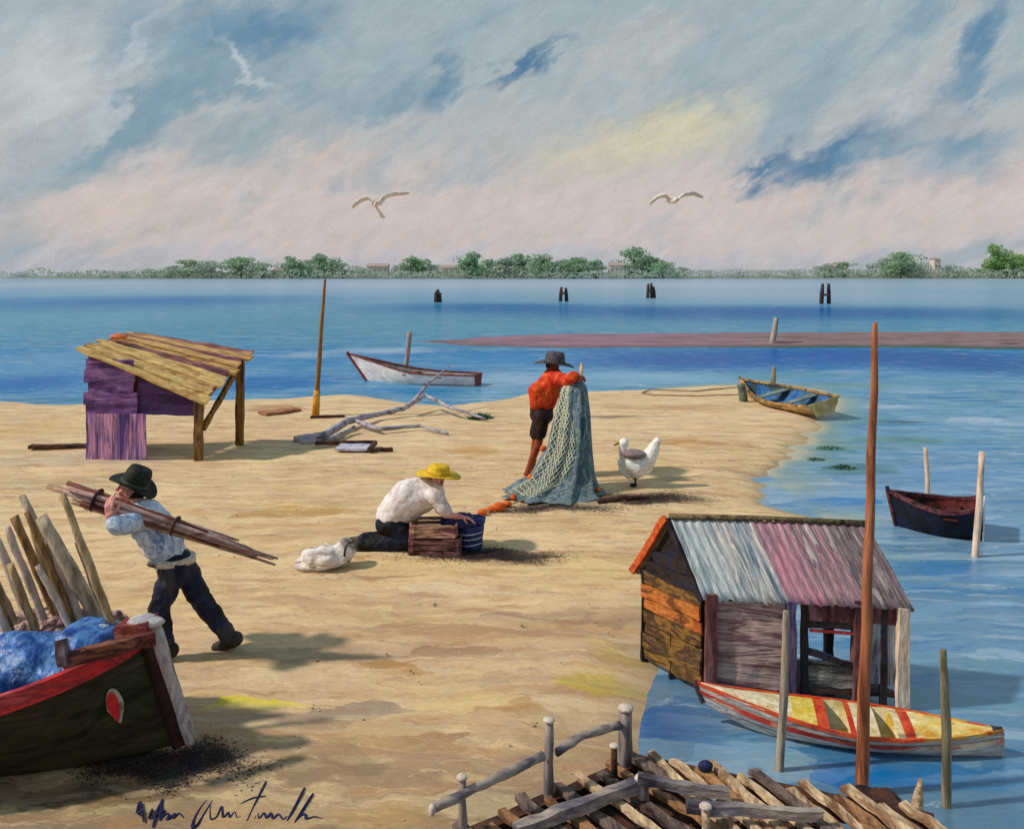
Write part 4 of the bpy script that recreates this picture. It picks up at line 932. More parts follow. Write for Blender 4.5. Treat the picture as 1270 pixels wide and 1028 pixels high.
ST = [(77, 612, 148, 800, .036, stk, 6.10, 'ochre stake leaning left, rightmost of those in the foreground boat'),
      (50, 640, 138, 800, .062, stk2, 6.20, 'thickest grey stake leaning left beside the rightmost ochre one'),
      (27, 615, 112, 790, .038, stk2, 6.30, 'tall pointed grey stake with its tip highest at far left'),
      (33, 634, 98, 790, .030, stk4, 6.22, 'orange brown stake crossed by a pale band in the boat'),
      (17, 640, 76, 780, .040, stk4, 6.38, 'dark brown stake with orange tip among the leaning stakes'),
      (8, 652, 60, 785, .034, stk3, 6.28, 'pale whitish pink stake fifth from the right in the boat'),
      (-4, 668, 42, 785, .040, stk3, 6.42, 'wide pale stake close to the left edge of the picture'),
      (-22, 690, 26, 790, .038, stk2, 6.25, 'grey stake cut by the left edge above the tarpaulin'),
      (-14, 720, 20, 800, .034, stk4, 6.10, 'short brown stake lowest at the left edge of the picture'),
      (46, 700, 92, 790, .030, stk3, 6.12, 'short pale stake in front of the taller leaning stakes'),
      (60, 668, 108, 795, .040, stk3, 6.26, 'broad pale plank like stake between the grey and the ochre tipped ones'),
      (40, 655, 84, 790, .034, stk, 6.34, 'light tan stake with squared top behind the short pale one'),
      (12, 700, 50, 800, .038, stk, 6.16, 'tan stake in the middle of the low front row in the boat'),
      (-8, 745, 14, 800, .034, stk3, 6.04, 'lowest pale stub of a stake at the left edge'),
      (96, 672, 142, 800, .030, stk3, 6.36, 'slim pale stake just behind the rightmost ochre stake'),
      (-50, 640, 5, 800, .04, stk, 6.35, 'ochre stake mostly outside the left edge of the picture')]
for x0, y0, x1, y1, r, mt, d, lb in ST:
    if x0 < -30: continue
    pole('stake', [at(x1, y1, d), at((x0+x1)/2+1, (y0+y1)/2, d), at(x0, y0, d)], [r*.72, r*.8, r*.66], mt, lb, 'stake', .010, 6)

# ------------------------------------------------------------------ poles
def wpole(px0, py0, px1, py1, r, mat, lab, z=WZ, sink=.35, r1=None, name='mooring_pole'):
    b = gr(px0, py0, z); t_ = at(px1, py1, b.y); d = (t_-b).normalized()
    return pole(name, [b-d*sink, b.lerp(t_, .5)+V((.012, 0, 0)), t_], [r, r*.97, r1 or r*.8], mat, lab, 'pole')
big = thing('mooring_pole', 'tallest red brown pole standing before the hut and painted boat', 'pole', gr(1068, 985, WZ))
b = gr(1068, 985, WZ); tp = at(1086, 400, b.y); m = MB()
m.tube([b-V((0, 0, .4))]+[b.lerp(tp, k/14)+V((.006*math.sin(k*1.7), 0, 0)) for k in range(15)], [.05]+[.043-.022*k/14-(.006 if k > 13 else 0) for k in range(15)], 10, .006); m.build('shaft', wood_red, big)
greyst = paint('grey_green_pole', [(92, 86, 62), (140, 128, 100), (176, 164, 140)], 6, (1, 1, .15), bump=.9)
wpole(966, 955, 975, 757, .028, paint('greige_pole', [(128, 110, 92), (176, 160, 138), (96, 84, 76)], 6, (1, 1, .15), bump=.9), 'crooked greyish pole standing before the left half of the painted boat')
wpole(1173, 1000, 1170, 806, .030, greyst, 'grey green pole in front of the painted boat near its right end', r1=.02)
m = MB(); m.bar
pole('mooring_pole', [gr(1128, 1100, WZ)-V((0, 0, .3)), at(1136, 1010, 4.95), at(1142, 966, 4.95)], [.05, .045, .012], wood_pale, 'short pale pointed post at the right end of the jetty', 'pole')
pinkp = paint('pink_pole', [(206, 170, 146), (232, 204, 180), (176, 140, 120)], 5, (1, 1, .2))
wpole(1150, 625, 1148, 555, .035, pinkp, 'pale pink stake behind the bow of the black boat')
wpole(1209, 690, 1218, 560, .042, pinkp, 'pale pink stake in front of the stern of the black boat')
wpole(503, 462, 508, 412, .085, paint('pale_mast', [(206, 180, 164), (170, 140, 124), (150, 150, 160)], 3, (1, 1, .3)), 'pale stake standing in water behind the white boat', r1=.09)
wpole(957, 429, 963, 394, .14, paint('grey_mast', [(120, 112, 104), (180, 172, 160), (150, 140, 130)], 2, (1, 1, .3)), 'grey stake leaning at the edge of the mud bank')
wpole(958, 482, 960, 455, .07, greyst, 'short grey stake just behind the beached boat', z=-.05)
wpole(922, 498, 919, 477, .11, paint('mossy_post', [(80, 92, 76), (110, 120, 100)], 4), 'stubby mossy green post left of the beached boat', z=0, r1=.10)
yel = paint('thin_pole', [(90, 66, 40), (150, 108, 56), (120, 84, 50)], 4, (1, 1, .2))
tpo = thing('beach_pole', 'tall thin brown pole with orange foot planted in the sand', 'pole', gr(391, 516))
b = gr(391, 516); tp = at(403, 346, b.y); m = MB(); m.tube([b-V((0, 0, .2))]+[b.lerp(tp, k/10) for k in range(11)], [.07]+[.065-.035*k/10 for k in range(11)], 8, .008); m.build('shaft', yel, tpo)
m = MB(); m.tube([b-V((0, 0, .02)), b.lerp(tp, .1), b.lerp(tp, .19)], [.088, .082, .07], 8, .008); m.build('orange_foot', paint('orange_foot', [(206, 140, 40), (226, 166, 60), (170, 104, 30)], 5), tpo)
m = MB(); m.bar(b+V((-.05, -.25, .02)), b+V((.7, -.2, .03)), .12, .05, seg=5, rough=.015); tag(m.build('plank', wood_dark, None, loc=b+V((0, -.25, 0))), 'short dark bar standing in for the shadow at the foot of the thin pole', 'plank')  # dark bar built where the pole's shadow falls on the sand
# distant mooring posts in the lagoon
dkp = paint('far_post', [(48, 42, 42), (78, 64, 54), (110, 84, 50)], 1.5, (1, 1, .3))
for x, top, bot, sps, lb in ((543, 361, 375, ((-2, 0), (2, 2), (0, -2)), 'small cluster of dark posts far out, leftmost of the four'),
                             (699, 356, 374, ((-3, 0), (3, 1)), 'pair of dark posts far out, second cluster from the left'),
                             (806, 352, 370, ((-2, 0), (2, -1), (5, 4)), 'cluster of dark brown posts far out, third from the left'),
                             (1024, 352, 377, ((-4, 0), (4, 0)), 'tallest pair of dark posts far out, rightmost cluster')):
    d = F*(CH-WZ)/(bot-HY); t = thing('mooring_cluster', lb, 'mooring posts', V(((x-CX)/F*d, d, WZ)))
    for k, (dx, dy) in enumerate(sps):
        p = V(((x+dx*1.4-CX)/F*d, d+k*.4, WZ)); tt = at(x+dx*.9, top+dy, d+k*.2); m = MB(); m.tube([p-V((0, 0, .5)), p.lerp(tt, .5), tt], [.24, .23, .16], 7, .03); m.build('post', dkp, t)
    m = MB(); c = V(((x-CX)/F*d, d, WZ+1.0)); m.ball(c, (.5, .3, .12), 10, 6, rough=.05); m.build('binding', dkp, t)

# ------------------------------------------------------------------ jetty
def jetty():
    t = thing('jetty', 'rickety plank jetty with curved handrail across the bottom right corner', 'jetty', (.9, 4.9, WZ))
    zt = .30
    planks = [paint('jetty_plank_pale', [(150, 112, 82), (222, 190, 150), (128, 92, 68)], 5, (1, .3, 1), bump=1), paint('jetty_plank_tan', [(112, 74, 52), (176, 128, 86), (84, 54, 42)], 5, (1, .3, 1), bump=1),
              paint('jetty_plank_grey', [(78, 60, 58), (130, 108, 98), (60, 44, 44)], 5, (1, .3, 1), bump=1)]
    A = V((.80, 5.38, zt)); Bq = V((2.22, 4.80, zt)); dirp = V((.42, -1.0, 0)).normalized()
    n = 12
    for i in range(n):
        u = (i+.3)/n; p = A.lerp(Bq, u); k = .06*math.sin(i*2.9)+.03*math.sin(i*5.1); L = 1.15
        sl = .05*math.sin(i*1.7)
        q = MB(); q.bar(p-dirp*(k)+V((0, 0, .012*math.sin(i*3))), p+dirp*L+V((sl, 0, .008*math.sin(i*2))), .052+.012*math.sin(i*4.3), .028, seg=14, rough=.02); q.build('deck_plank', planks[(0, 0, 1, 0, 0, 2, 0, 0, 1, 0, 0, 0, 2, 0, 1)[i]], t)
    # left arm of the deck
    C = V((-.42, 4.52, zt)); d2 = V((.62, -.8, 0)).normalized()
    n = 11
    for i in range(n):
        u = (i+.5)/n; p = C.lerp(A+V((-.05, .0, 0)), u); k = .05*math.sin(i*2.2)
        q = MB(); q.bar(p-d2*k+V((0, 0, .015*math.sin(i*2))), p+d2*.8+V((0, 0, -.01+.01*math.sin(i*3))), .056+.012*math.sin(i*3.3), .028, seg=10, rough=.02); q.build('deck_plank', planks[(1, 2, 1, 1, 2, 1, 2, 0, 2, 1, 2, 1, 1)[i]], t)
    def beam_(a, b, w, h, m, name='joist', r=.012): q = MB(); q.bar(a, b, w, h, seg=10, rough=r); q.build(name, m, t)
    dk = wood_dark; dn = V((0, 0, -.075))
    beam_(A+dn+V((-.03, -.03, 0)), Bq+dn+V((.05, -.03, 0)), .09, .11, dk); beam_(A+dn+dirp*.5, Bq+dn+dirp*.5, .09, .1, dk); beam_(A+dn+dirp*1.0, Bq+dn+dirp*1.0, .09, .1, dk)
    beam_(C+dn, A+dn, .08, .10, dk); beam_(C+dn+d2*.7, A+dn+d2*.75, .08, .10, dk)
    # dark apron under the deck
    q = MB(); q.quad(C+V((.04, -.06, -.16)), A+V((.0, -.08, -.16)), A+d2*.75+V((0, 0, -.16)), C+d2*.75+V((0, 0, -.16)), .02, 12, 6, .03); q.build('under_boards', dk, t)
    q = MB(); q.quad(A+V((.02, -.1, -.16)), Bq+V((-.05, -.1, -.16)), Bq+dirp*1.1+V((0, 0, -.16)), A+dirp*1.1+V((0, 0, -.16)), .02, 12, 6, .03); q.build('under_boards', dk, t)
    # front cross-beams lying on the deck
    beam_(at(850, 1000, 4.66), at(1020, 1010, 4.66), .05, .05, wood_greyh, 'cross_rail'); beam_(at(790, 965, 4.9), at(905, 985, 4.84), .05, .05, wood_greyh, 'cross_rail'); 
    beam_(at(640, 1030, 4.55), at(800, 968, 4.95), .06, .06, wood_greyh, 'cross_rail')
    # posts
    def post(x, yt, d, zb, r, ln=0, mat=wood_grey, name='rail_post'):
        tp = at(x, yt, d); q = MB(); b0 = V((tp.x+ln, d, zb)); q.tube([b0.lerp(tp, k/8) for k in range(9)], [r*1.05-.002*k for k in range(9)], 10, .01); o = q.build(name, mat, t)
        q = MB(); q.ball(tp+V((0, 0, .002)), (r*.98, r*.98, r*.45), 12, 8, rough=.004, rs=20); q.build('post_top', cut_end, o)
    post(573, 964, 4.62, -.3, .033, .01); post(681, 893, 4.98, -.3, .036, -.01); post(776, 878, 5.30, -.5, .050, .0, wood_grey); post(797, 966, 4.92, -.5, .048)
    post(875, 1000, 4.62, -.5, .035, 0, wood_pale); post(762, 925, 5.1, -.5, .03, 0, wood_dark)
    def rail(pts, r):
        P_ = [V(p) for p in pts]; full = []
        for i in range(len(P_)-1):
            for k in range(6): full.append(P_[i].lerp(P_[i+1], k/6))
        full.append(P_[-1]); q = MB(); q.tube(full, r, 9, .012); q.build('handrail', wood_greyh, t)
    rail([at(536, 1004, 4.50), at(600, 972, 4.66), at(672, 938, 4.93)], .026); rail([at(690, 932, 5.0), at(722, 911, 5.12), at(768, 899, 5.26)], .024)
    q = MB(); q.ball(at(536, 1004, 4.49), (.02, .03, .03), 10, 8); q.build('rail_end', cut_end, t)
    q = MB(); q.ball(at(875, 950, 5.16), (.045, .03, .035), 12, 8, rough=.006); q.build('iron_ring', paint('navy_knob', [(24, 26, 60), (40, 44, 84)], 10), t)
jetty()
m = MB(); c = at(1090, 1000, 5.2); m.ball(c+V((0, 0, -.02)), (.17, .14, .11), 20, 12, rough=.04, rs=9); o = m.build('rope_coil', wood_dark, None, loc=c); tag(o, 'dark brown rounded bundle of rope at the foot of the tall pole', 'rope bundle'); soften(o, .012, 2, .03, .03)

# ------------------------------------------------------------------ people
skin = paint('skin', [(206, 130, 116), (232, 160, 150), (220, 142, 134)], 8, bump=.15, rough=.55)
skin2 = paint('skin_tan', [(130, 58, 34), (156, 76, 44), (104, 46, 30)], 8, bump=.2, rough=.6)
def frame(fwd, up):
    f = V(fwd).normalized(); u = V(up); s_ = f.cross(u).normalized(); u = s_.cross(f).normalized()   # s_ = the person's right
    return f, u, s_
def head(m, c, fwd, up):
    f, u, r = frame(fwd, up); c = V(c)
    R = Matrix((r, f, u)).transposed()
    m.ball(c+u*.02-f*.012, (.074, .093, .098), 20, 14, M=R); m.ball(c-u*.045+f*.022, (.056, .066, .066), 18, 12, M=R); m.ball(c-u*.085+f*.052, (.030, .026, .024), 12, 8, M=R)
    m.cap(c+f*.088+u*.018, c+f*.106-u*.02, .009, .014); m.ball(c+f*.094-u*.052, (.024, .012, .009), 10, 8, M=R)
    m.ball(c+f*.082+u*.034, (.05, .012, .010), 12, 8, M=R)
    for s in (-1, 1):
        m.ball(c+r*s*.075-u*.006-f*.008, (.010, .022, .032), 10, 8, M=R); m.ball(c+r*s*.04+f*.06-u*.02, (.022, .02, .02), 10, 8, M=R)
    return f, u, r
def face_bits(par, c, f, u, r):
    c = V(c); dk = paint('eye_dark', [(40, 28, 26), (60, 40, 34)], 20)
    for s in (-1, 1):
        m = MB(); m.ball(c+f*.083+r*s*.03+u*.012, .0095, 10, 8); m.build('eye', dk, par)
    m = MB(); m.cap(c+f*.106-u*.052-r*.018, c+f*.106-u*.052+r*.018, .004, .004, 8); m.build('mouth', paint('lips', [(150, 70, 66), (170, 84, 78)], 20), par)
def hand(m, wr, d, pn, curl=.9, left=False, s=1.0):
    """palm with five fingers: d = finger direction, pn = palm normal (fingers curl towards it)"""
    d = V(d).normalized(); pn = V(pn); pn = (pn-d*pn.dot(d)).normalized(); sd = d.cross(pn).normalized()*(-1 if left else 1)
    wr = V(wr)
    for k, o in enumerate((-.030, -.010, .010, .028)):
        b = wr+sd*o*.7*s; kn = wr+d*(.088-abs(k-1.3)*.006)*s+sd*o*s; m.cap(b, kn, .014*s, .0125*s, 8)
        L = (.044, .050, .047, .036)[k]*s; dd = d.copy(); p = kn; r = .0098*s
        for j in range(3):
            dd = (Matrix.Rotation(-curl*(.7+.15*k/3), 3, d.cross(pn)) @ dd) if False else (dd*math.cos(curl*.75)+pn*math.sin(curl*.75)).normalized() if j == 0 else (dd+ (pn*(1.2-.3*j)-d*.45*j)*curl*.7).normalized()
            q = p+dd*L*(1, .62, .5)[j]; m.cap(p, q, r, r*.9, 8); p = q; r *= .9
    b = wr+d*.025*s-sd*.028*s; q1 = b+(d*.5-sd*.9+pn*.35).normalized()*.042*s; q2 = q1+(d*.8+pn*.7+sd*.1).normalized()*.032*s; q3 = q2+(d*.5+pn*.8+sd*.5).normalized()*.024*s
    m.chain([b, q1, q2, q3], [.015*s, .0125*s, .011*s, .009*s], 8)
def hat(par, c, fwd, up, mat, rb=.17, rc=.088, hc=.10, name='hat', band=None, curlb=.02, sx=1.0):
    f, u, r = frame(fwd, up); R = Matrix((r, f, u)).transposed(); m = MB(); vs = []
    prof = [(rb, -.004), (rb*1.01, .004), (rb*.8, .006), (rc*1.12, .010), (rc*1.05, .03), (rc*1.0, hc*.7), (rc*.86, hc*.97), (rc*.5, hc*1.02), (rc*.2, hc*.93), (.002, hc*.9)]
    n = 32
    for ri, zi in prof:
        for k in range(n):
            a = 2*PI*k/n; rr = ri*(1+.10*abs(math.sin(a))*(ri > rc*1.2)); z = zi
            if ri > rc*1.2: z += curlb*abs(math.cos(a))**2*(ri/rb)**2*1.3-curlb*.6*abs(math.sin(a))**3*(ri/rb)
            vs.append(jit(c+R @ V((rr*math.cos(a)*sx, rr*math.sin(a), z)), .006, 10))
    fs = [(i*n+k, i*n+(k+1) % n, (i+1)*n+(k+1) % n, (i+1)*n+k) for i in range(len(prof)-1) for k in range(n)]
    fs.append(tuple(range(n-1, -1, -1))); fs.append(tuple((len(prof)-1)*n+k for k in range(n)))
    m.add(vs, fs, True); o = m.build(name, mat, par)
    if band:
        b = MB(); b.lathe([(rc*1.10, .014), (rc*1.13, .016), (rc*1.09, .04), (rc*1.05, .04)], c, R, 32, .003); b.build('hat_band', band, o)
    return o

def carrier():
    d = 7.44
    def q(x, y, dy=0.0): return at(x, y, d+dy)
    t = thing('person', 'man in black hat and light blue shirt striding left under a bundle of poles', 'person', gr(235, 810))
    hc = q(161, 608, .02); N, Fr = -.17, .17
    m = MB(); f, u, r = head(m, hc, (-.93, -.12, .25), (.30, 0, .95))
    chest = q(186, 651); pelv = q(219, 703); waist = q(208, 684)
    m.cap(hc+V((.03, 0, -.05)), q(180, 634), .055, .06)
    m.chain([q(182, 641), chest, waist, pelv], [.13, .15, .13, .145], 14)
    # arms
    shN, elN, wrN = q(177, 646, N), q(145, 652, N-.24), q(136, 640, N-.26)
    shF, elF, wrF = q(184, 640, Fr), q(152, 650, Fr+.02), q(122, 626, .0)
    m.chain([shN, elN, wrN], [.055, .042, .030]); m.chain([shF, elF, wrF], [.055, .042, .030])
    hand(m, wrN, (-.1, .05, 1), (.1, 1, .1), .7); hand(m, wrF, (-.3, -.35, 1), (.2, -1, 0), .75, left=True)
    # legs
    hN, kN, aN = q(214, 706, -.09), q(197, 756, -.11), q(207, 806, -.10); hF, kF, aF = q(228, 706, .09), q(256, 753, .10), q(287, 792, .10)
    m.chain([hN, kN, aN], [.09, .058, .04]); m.chain([hF, kF, aF], [.09, .058, .04])
    toeN = V((aN.x-.17, aN.y-.02, .03)); toeF = V((aF.x-.13, aF.y, .03))
    m.chain([aN+V((.03, 0, -.03)), toeN], [.042, .032]); m.chain([aF+V((.03, 0, 0)), toeF], [.042, .032])
    o = m.build('body', skin, t); soften(o, .0065, 2); face_bits(o, hc, f, u, r)
    # shirt
    s = MB(); s.chain([q(181, 640), q(187, 652), q(206, 680), q(212, 693)], [.150, .172, .158, .142], 16); s.cap(shN, shF, .085, .085, 14); s.cap(q(180, 646, -.1), q(202, 680, -.06), .12, .12, 14); s.cap(q(180, 646, .1), q(202, 680, .06), .12, .12, 14)
    s.chain([shN, elN, elN.lerp(wrN, .35)], [.09, .078, .066], 12); s.chain([shF, elF, elF.lerp(wrF, .35)], [.085, .072, .06], 12)
    o = s.build('shirt', paint('shirt_blue_white', [(122, 146, 192), (188, 202, 226), (226, 232, 240), (150, 172, 210), (214, 222, 234)], 6, (1, 1, .7), bump=.5, warp=1), t); soften(o, .012, 3, .045, .13)
    # trousers
    tr = MB(); tr.chain([q(213, 694), q(219, 704)], [.145, .158], 16); tr.chain([q(217, 703, -.075), kN, aN+V((0, 0, .02))], [.115, .085, .068], 14); tr.chain([q(226, 703, .075), kF, aF+V((0, 0, -.01))], [.115, .085, .07], 14)
    o = tr.build('trousers', paint('trousers_navy_black', [(18, 18, 26), (34, 34, 46), (30, 38, 74), (66, 62, 66)], 5, (1, 1, .6), bump=.5), t); soften(o, .012, 3, .04, .08)
    b = MB(); axis = (q(205, 680)-q(219, 704)).normalized(); f2, u2, r2 = frame((-1, 0, 0), axis); R = Matrix((r2, f2, u2)).transposed()
    b.lathe([(.160, -.028), (.192, -.024), (.190, .026), (.160, .028)], q(213, 693), R, 28, .006); b.build('belt', paint('belt_cream', [(206, 186, 166), (226, 208, 190), (90, 70, 60)], 5), t)
    sh = paint('shoes_dark', [(40, 34, 34), (70, 60, 56)], 8)
    for a, tt, lift in ((aN, toeN, 0), (aF, toeF, 0)):
        s = MB(); s.chain([a+V((.035, 0, 0)), a.lerp(tt, .5)+V((0, 0, -.01)), tt], [.066, .052, .042], 12); o = s.build('shoe', sh, t); soften(o, .01, 2)
    hb = paint('hat_black', [(20, 22, 18), (40, 44, 34), (28, 28, 26)], 8)
    hat(t, hc+u*.045+V((.02, 0, 0)), (-.86, 0, .42), (.42, 0, .88), hb, rb=.185, rc=.105, hc=.16, band=paint('hat_band_olive', [(60, 66, 50), (80, 86, 66)], 8), curlb=.03)
    hr_ = MB(); hr_.ball(hc-f*.05-u*.01, (.078, .07, .085), 16, 10); hr_.build('hair', paint('hair_dark', [(30, 24, 22), (50, 38, 34)], 14, bump=.8), t)
    # the bundle
    bt = thing('pole_bundle', 'long bundle of red brown sticks carried on the striding man\'s shoulder', 'stick bundle', q(200, 640, -.2))
    mats = [paint('stick_red', [(86, 40, 30), (130, 72, 52), (96, 54, 44)], 6, (.3, 1, 1)), paint('stick_tan', [(150, 116, 90), (186, 152, 120), (110, 76, 60)], 6, (.3, 1, 1)), paint('stick_pinkish', [(160, 120, 116), (196, 160, 150), (120, 84, 80)], 6, (.3, 1, 1))]
    rn = random.Random(3); e0 = q(64, 602, -.27); e1 = q(340, 692, -.12)
    for k in range(20):
        a = rn.uniform(0, 2*PI); rr = math.sqrt(rn.random())
        o0 = V((0, math.cos(a)*rr*.075, math.sin(a)*rr*.085)); o1 = V((0, math.cos(a+.4)*rr*.05, math.sin(a+.4)*rr*.055)); mdl = V((0, math.cos(a)*rr*.06, math.sin(a)*rr*.06))
        s0 = rn.uniform(-.02, .22); s1 = rn.uniform(.80, 1.02) if k % 3 else rn.uniform(.55, .8)
        dr = (e1-e0); p0 = e0+dr*s0+o0; p1 = e0+dr*s1+o1; pm = e0+dr*(s0+s1)/2+mdl
        s = MB(); s.tube([p0, p0.lerp(pm, .5)+V((0, 0, .008*math.sin(k))), pm, pm.lerp(p1, .5)+V((0, 0, .006*math.cos(k))), p1], [.020, .023, .021, .017, .008], 6, .012); s.build('stick', mats[k % 3], bt)
    for u_ in (.2, .55):
        s = MB(); c = e0.lerp(e1, u_); dr = (e1-e0).normalized(); f3, u3, r3 = frame(V((0, 1, 0)), dr); R = Matrix((r3, f3, u3)).transposed(); rr = .094 if u_ < .4 else .078
        s.lathe([(rr, -.012), (rr+.008, 0), (rr, .012)], c, R, 16, .004); s.build('tie', wood_dark, bt)
carrier()

def kneeler():
    d = 10.35
    def q(x, y, dy=0.0): return at(x, y, d+dy)
    t = thing('person', 'kneeling figure in white shirt and yellow hat bending over crates', 'person', gr(490, 680))
    hc = q(541, 593); m = MB(); f, u, r = head(m, hc, (.80, -.15, -.58), (.58, 0, .80))
    m.cap(hc-V((.03, 0, .03)), q(531, 606), .055, .065); m.chain([q(530, 612), q(512, 622), q(488, 642)], [.14, .14, .15], 14)
    for s in (-1, 1):
        sh = q(540, 616, .17*s); el = q(552, 638, .20*s); wr = q(572, 641, .13*s)
        m.chain([sh, el, wr], [.055, .042, .03]); hand(m, wr, (1, 0, -.15), (0, 0, -1), .45, left=(s > 0))
        hp = q(486, 650, .10*s); kn = q(513, 672, .13*s); an = q(452, 684, .12*s)
        kn.z = max(kn.z, .07); an.z = max(an.z, .055)
        m.chain([hp, kn, an], [.095, .062, .042]); m.chain([an, V((an.x-.12, an.y, .045))], [.04, .03])
    o = m.build('body', skin, t); soften(o, .0075, 2); face_bits(o, hc, f, u, r)
    s = MB(); s.chain([q(530, 612), q(508, 618), q(488, 638)], [.195, .235, .20], 16); s.cap(q(538, 614, -.15), q(538, 614, .15), .10, .10, 14); s.cap(q(528, 612), q(535, 604), .16, .11, 14)
    for k in (-1, 1):
        s.chain([q(540, 616, .17*k), q(549, 631, .20*k), q(553, 635, .19*k)], [.10, .085, .07], 12)
    o = s.build('shirt', paint('shirt_white', [(206, 190, 190), (232, 220, 216), (240, 232, 228)], 4, bump=.4), t); soften(o, .014, 4, .05, .17)
    tr = MB(); tr.ball(q(484, 650), (.18, .2, .15), 18, 12)
    for k in (-1, 1):
        hp = q(486, 652, .10*k); kn = q(513, 670, .13*k); an = q(450, 684, .12*k); kn.z = max(kn.z, .09); an.z = max(an.z, .07); tr.chain([hp, kn, kn.lerp(an, .5), an], [.14, .10, .095, .075], 14)
    o = tr.build('trousers', paint('trousers_black_blue', [(12, 13, 18), (20, 22, 30), (24, 34, 66)], 4, bump=.5), t); soften(o, .014, 3, .04, .09)
    for k in (-1, 1):
        an = q(446, 684, .12*k); s = MB(); s.chain([V((an.x, an.y, .06)), V((an.x-.14, an.y, .05))], [.055, .042], 12); o = s.build('shoe', paint('shoes_grey', [(60, 50, 46), (96, 84, 76)], 8), t); soften(o, .01, 2)
    hat(t, hc+u*.045, (.98, 0, -.1), (.06, 0, 1), paint('hat_yellow', [(206, 158, 30), (236, 196, 44), (222, 180, 36)], 9, bump=.6), rb=.24, rc=.125, hc=.12, name='hat', band=paint('hat_band_gold', [(196, 146, 30), (214, 166, 40)], 9), curlb=.015)
    h2 = MB(); h2.ball(hc-f*.05, (.078, .07, .08), 16, 10); h2.build('hair', paint('hair_brown', [(70, 50, 40), (96, 70, 54)], 14, bump=.8), t)
kneeler()

def crates():
    slat = [paint('crate_pink_wood', [(120, 74, 74), (216, 170, 144), (110, 66, 70)], 6, (.25, 1, 1.6), bump=.9), paint('crate_brown_wood', [(64, 34, 40), (112, 70, 70), (150, 106, 100), (74, 42, 50)], 6, (.25, 1, 1.6), bump=.9)]
    b0 = gr(541, 683)
    def crate(c, w, dp, h, mat, label, rows=3):
        t = thing('crate', label, 'crate', c, None); c = V(c)
        for side in (-1, 1):
            for k in range(rows):
                z = h*(k+.5)/rows; m = MB(); m.bar(c+V((-w/2, side*dp/2, z)), c+V((w/2, side*dp/2, z+.006*math.sin(k*3))), .015, h/rows*.82, seg=6, rough=.008); m.build('side_slat', mat, t)
        for side in (-1, 1):
            m = MB(); m.bar(c+V((side*w/2, -dp/2+.01, h/2)), c+V((side*w/2, dp/2-.01, h/2)), .018, h*.95, seg=3, rough=.006); m.build('end_board', mat, t)
        m = MB(); m.bar(c+V((-w/2, 0, .012)), c+V((w/2, 0, .012)), dp*.96, .015); m.build('bottom', mat, t)
        for sx in (-1, 1):
            for sy in (-1, 1): m = MB(); m.bar(c+V((sx*(w/2-.03), sy*(dp/2+.014), 0)), c+V((sx*(w/2-.03), sy*(dp/2+.014), h)), .035, .012, up=(0, 1, 0)); m.build('corner_post', mat, t)
        return t
    crate(b0+V((.0, -.02, 0)), .58, .40, .20, slat[1], 'brown slatted wooden crate on the sand, bottom of the stack')
    crate(b0+V((-.02, -.01, .205)), .52, .38, .15, slat[0], 'pinkish slatted wooden crate on top of the brown one')
    c = gr(585, 681)
    t = thing('basket', 'navy blue basket with pale stripes right of the wooden crates', 'basket', c)
    nv = paint('basket_navy', [(28, 34, 74), (50, 62, 116), (36, 44, 92), (70, 84, 140)], 6, (1, 1, .5), bump=.9)
    m = MB(); m.lathe([(.11, .0), (.13, .06), (.14, .15), (.14, .25), (.135, .29), (.12, .295), (.12, .26), (.11, .12), (.01, .1)], c, None, 24, .02); m.build('bowl', nv, t)
    wl = paint('basket_cord', [(180, 184, 200), (206, 206, 214)], 8)
    for z, r in ((.08, .137), (.15, .147), (.21, .148)):
        m = MB(); m.tube([c+V((r*math.cos(a), r*math.sin(a), z+.02*math.cos(a))) for a in [PI*.9+k*PI*.9/14 for k in range(15)]], .007, 6, .003); m.build('cord', wl, t)
    m = MB(); m.ball(c+V((-.12, .05, .32)), (.27, .19, .07), 20, 10, rough=.05, rs=9); o = m.build('blue_net', nv, None, loc=c+V((-.12, .05, .3))); tag(o, 'dark blue net draped over the basket and crate tops', 'net'); soften(o, .012, 2, .04, .04)
    # white sack
    m = MB(); p = gr(405, 704); m.ball(p+V((0, 0, .12)), (.26, .2, .13), 24, 14, rough=.05, rs=6); m.ball(p+V((.17, .04, .17)), (.14, .14, .13), 20, 12, rough=.04, rs=6); m.ball(p+V((-.2, -.04, .05)), (.14, .12, .06), 16, 10, rough=.03)
    t = thing('sack', 'crumpled whitish sack lying on sand behind the kneeling figure', 'sack', p)
    o = m.build('sack_cloth', paint('sack_white', [(150, 132, 124), (214, 202, 194), (236, 226, 218), (190, 174, 164)], 5, (.3, 1, 1.6), bump=.8, rot=(0, .6, 0)), t); soften(o, .012, 4, .07, .16)
    m = MB(); m.tube([p+V((.24+.03*math.cos(a), .02+.1*math.cos(a), .17+.1*math.sin(a))) for a in [k*2*PI/14 for k in range(15)]], .012, 6, .004); m.build('tie', wood_dark, t)
crates()

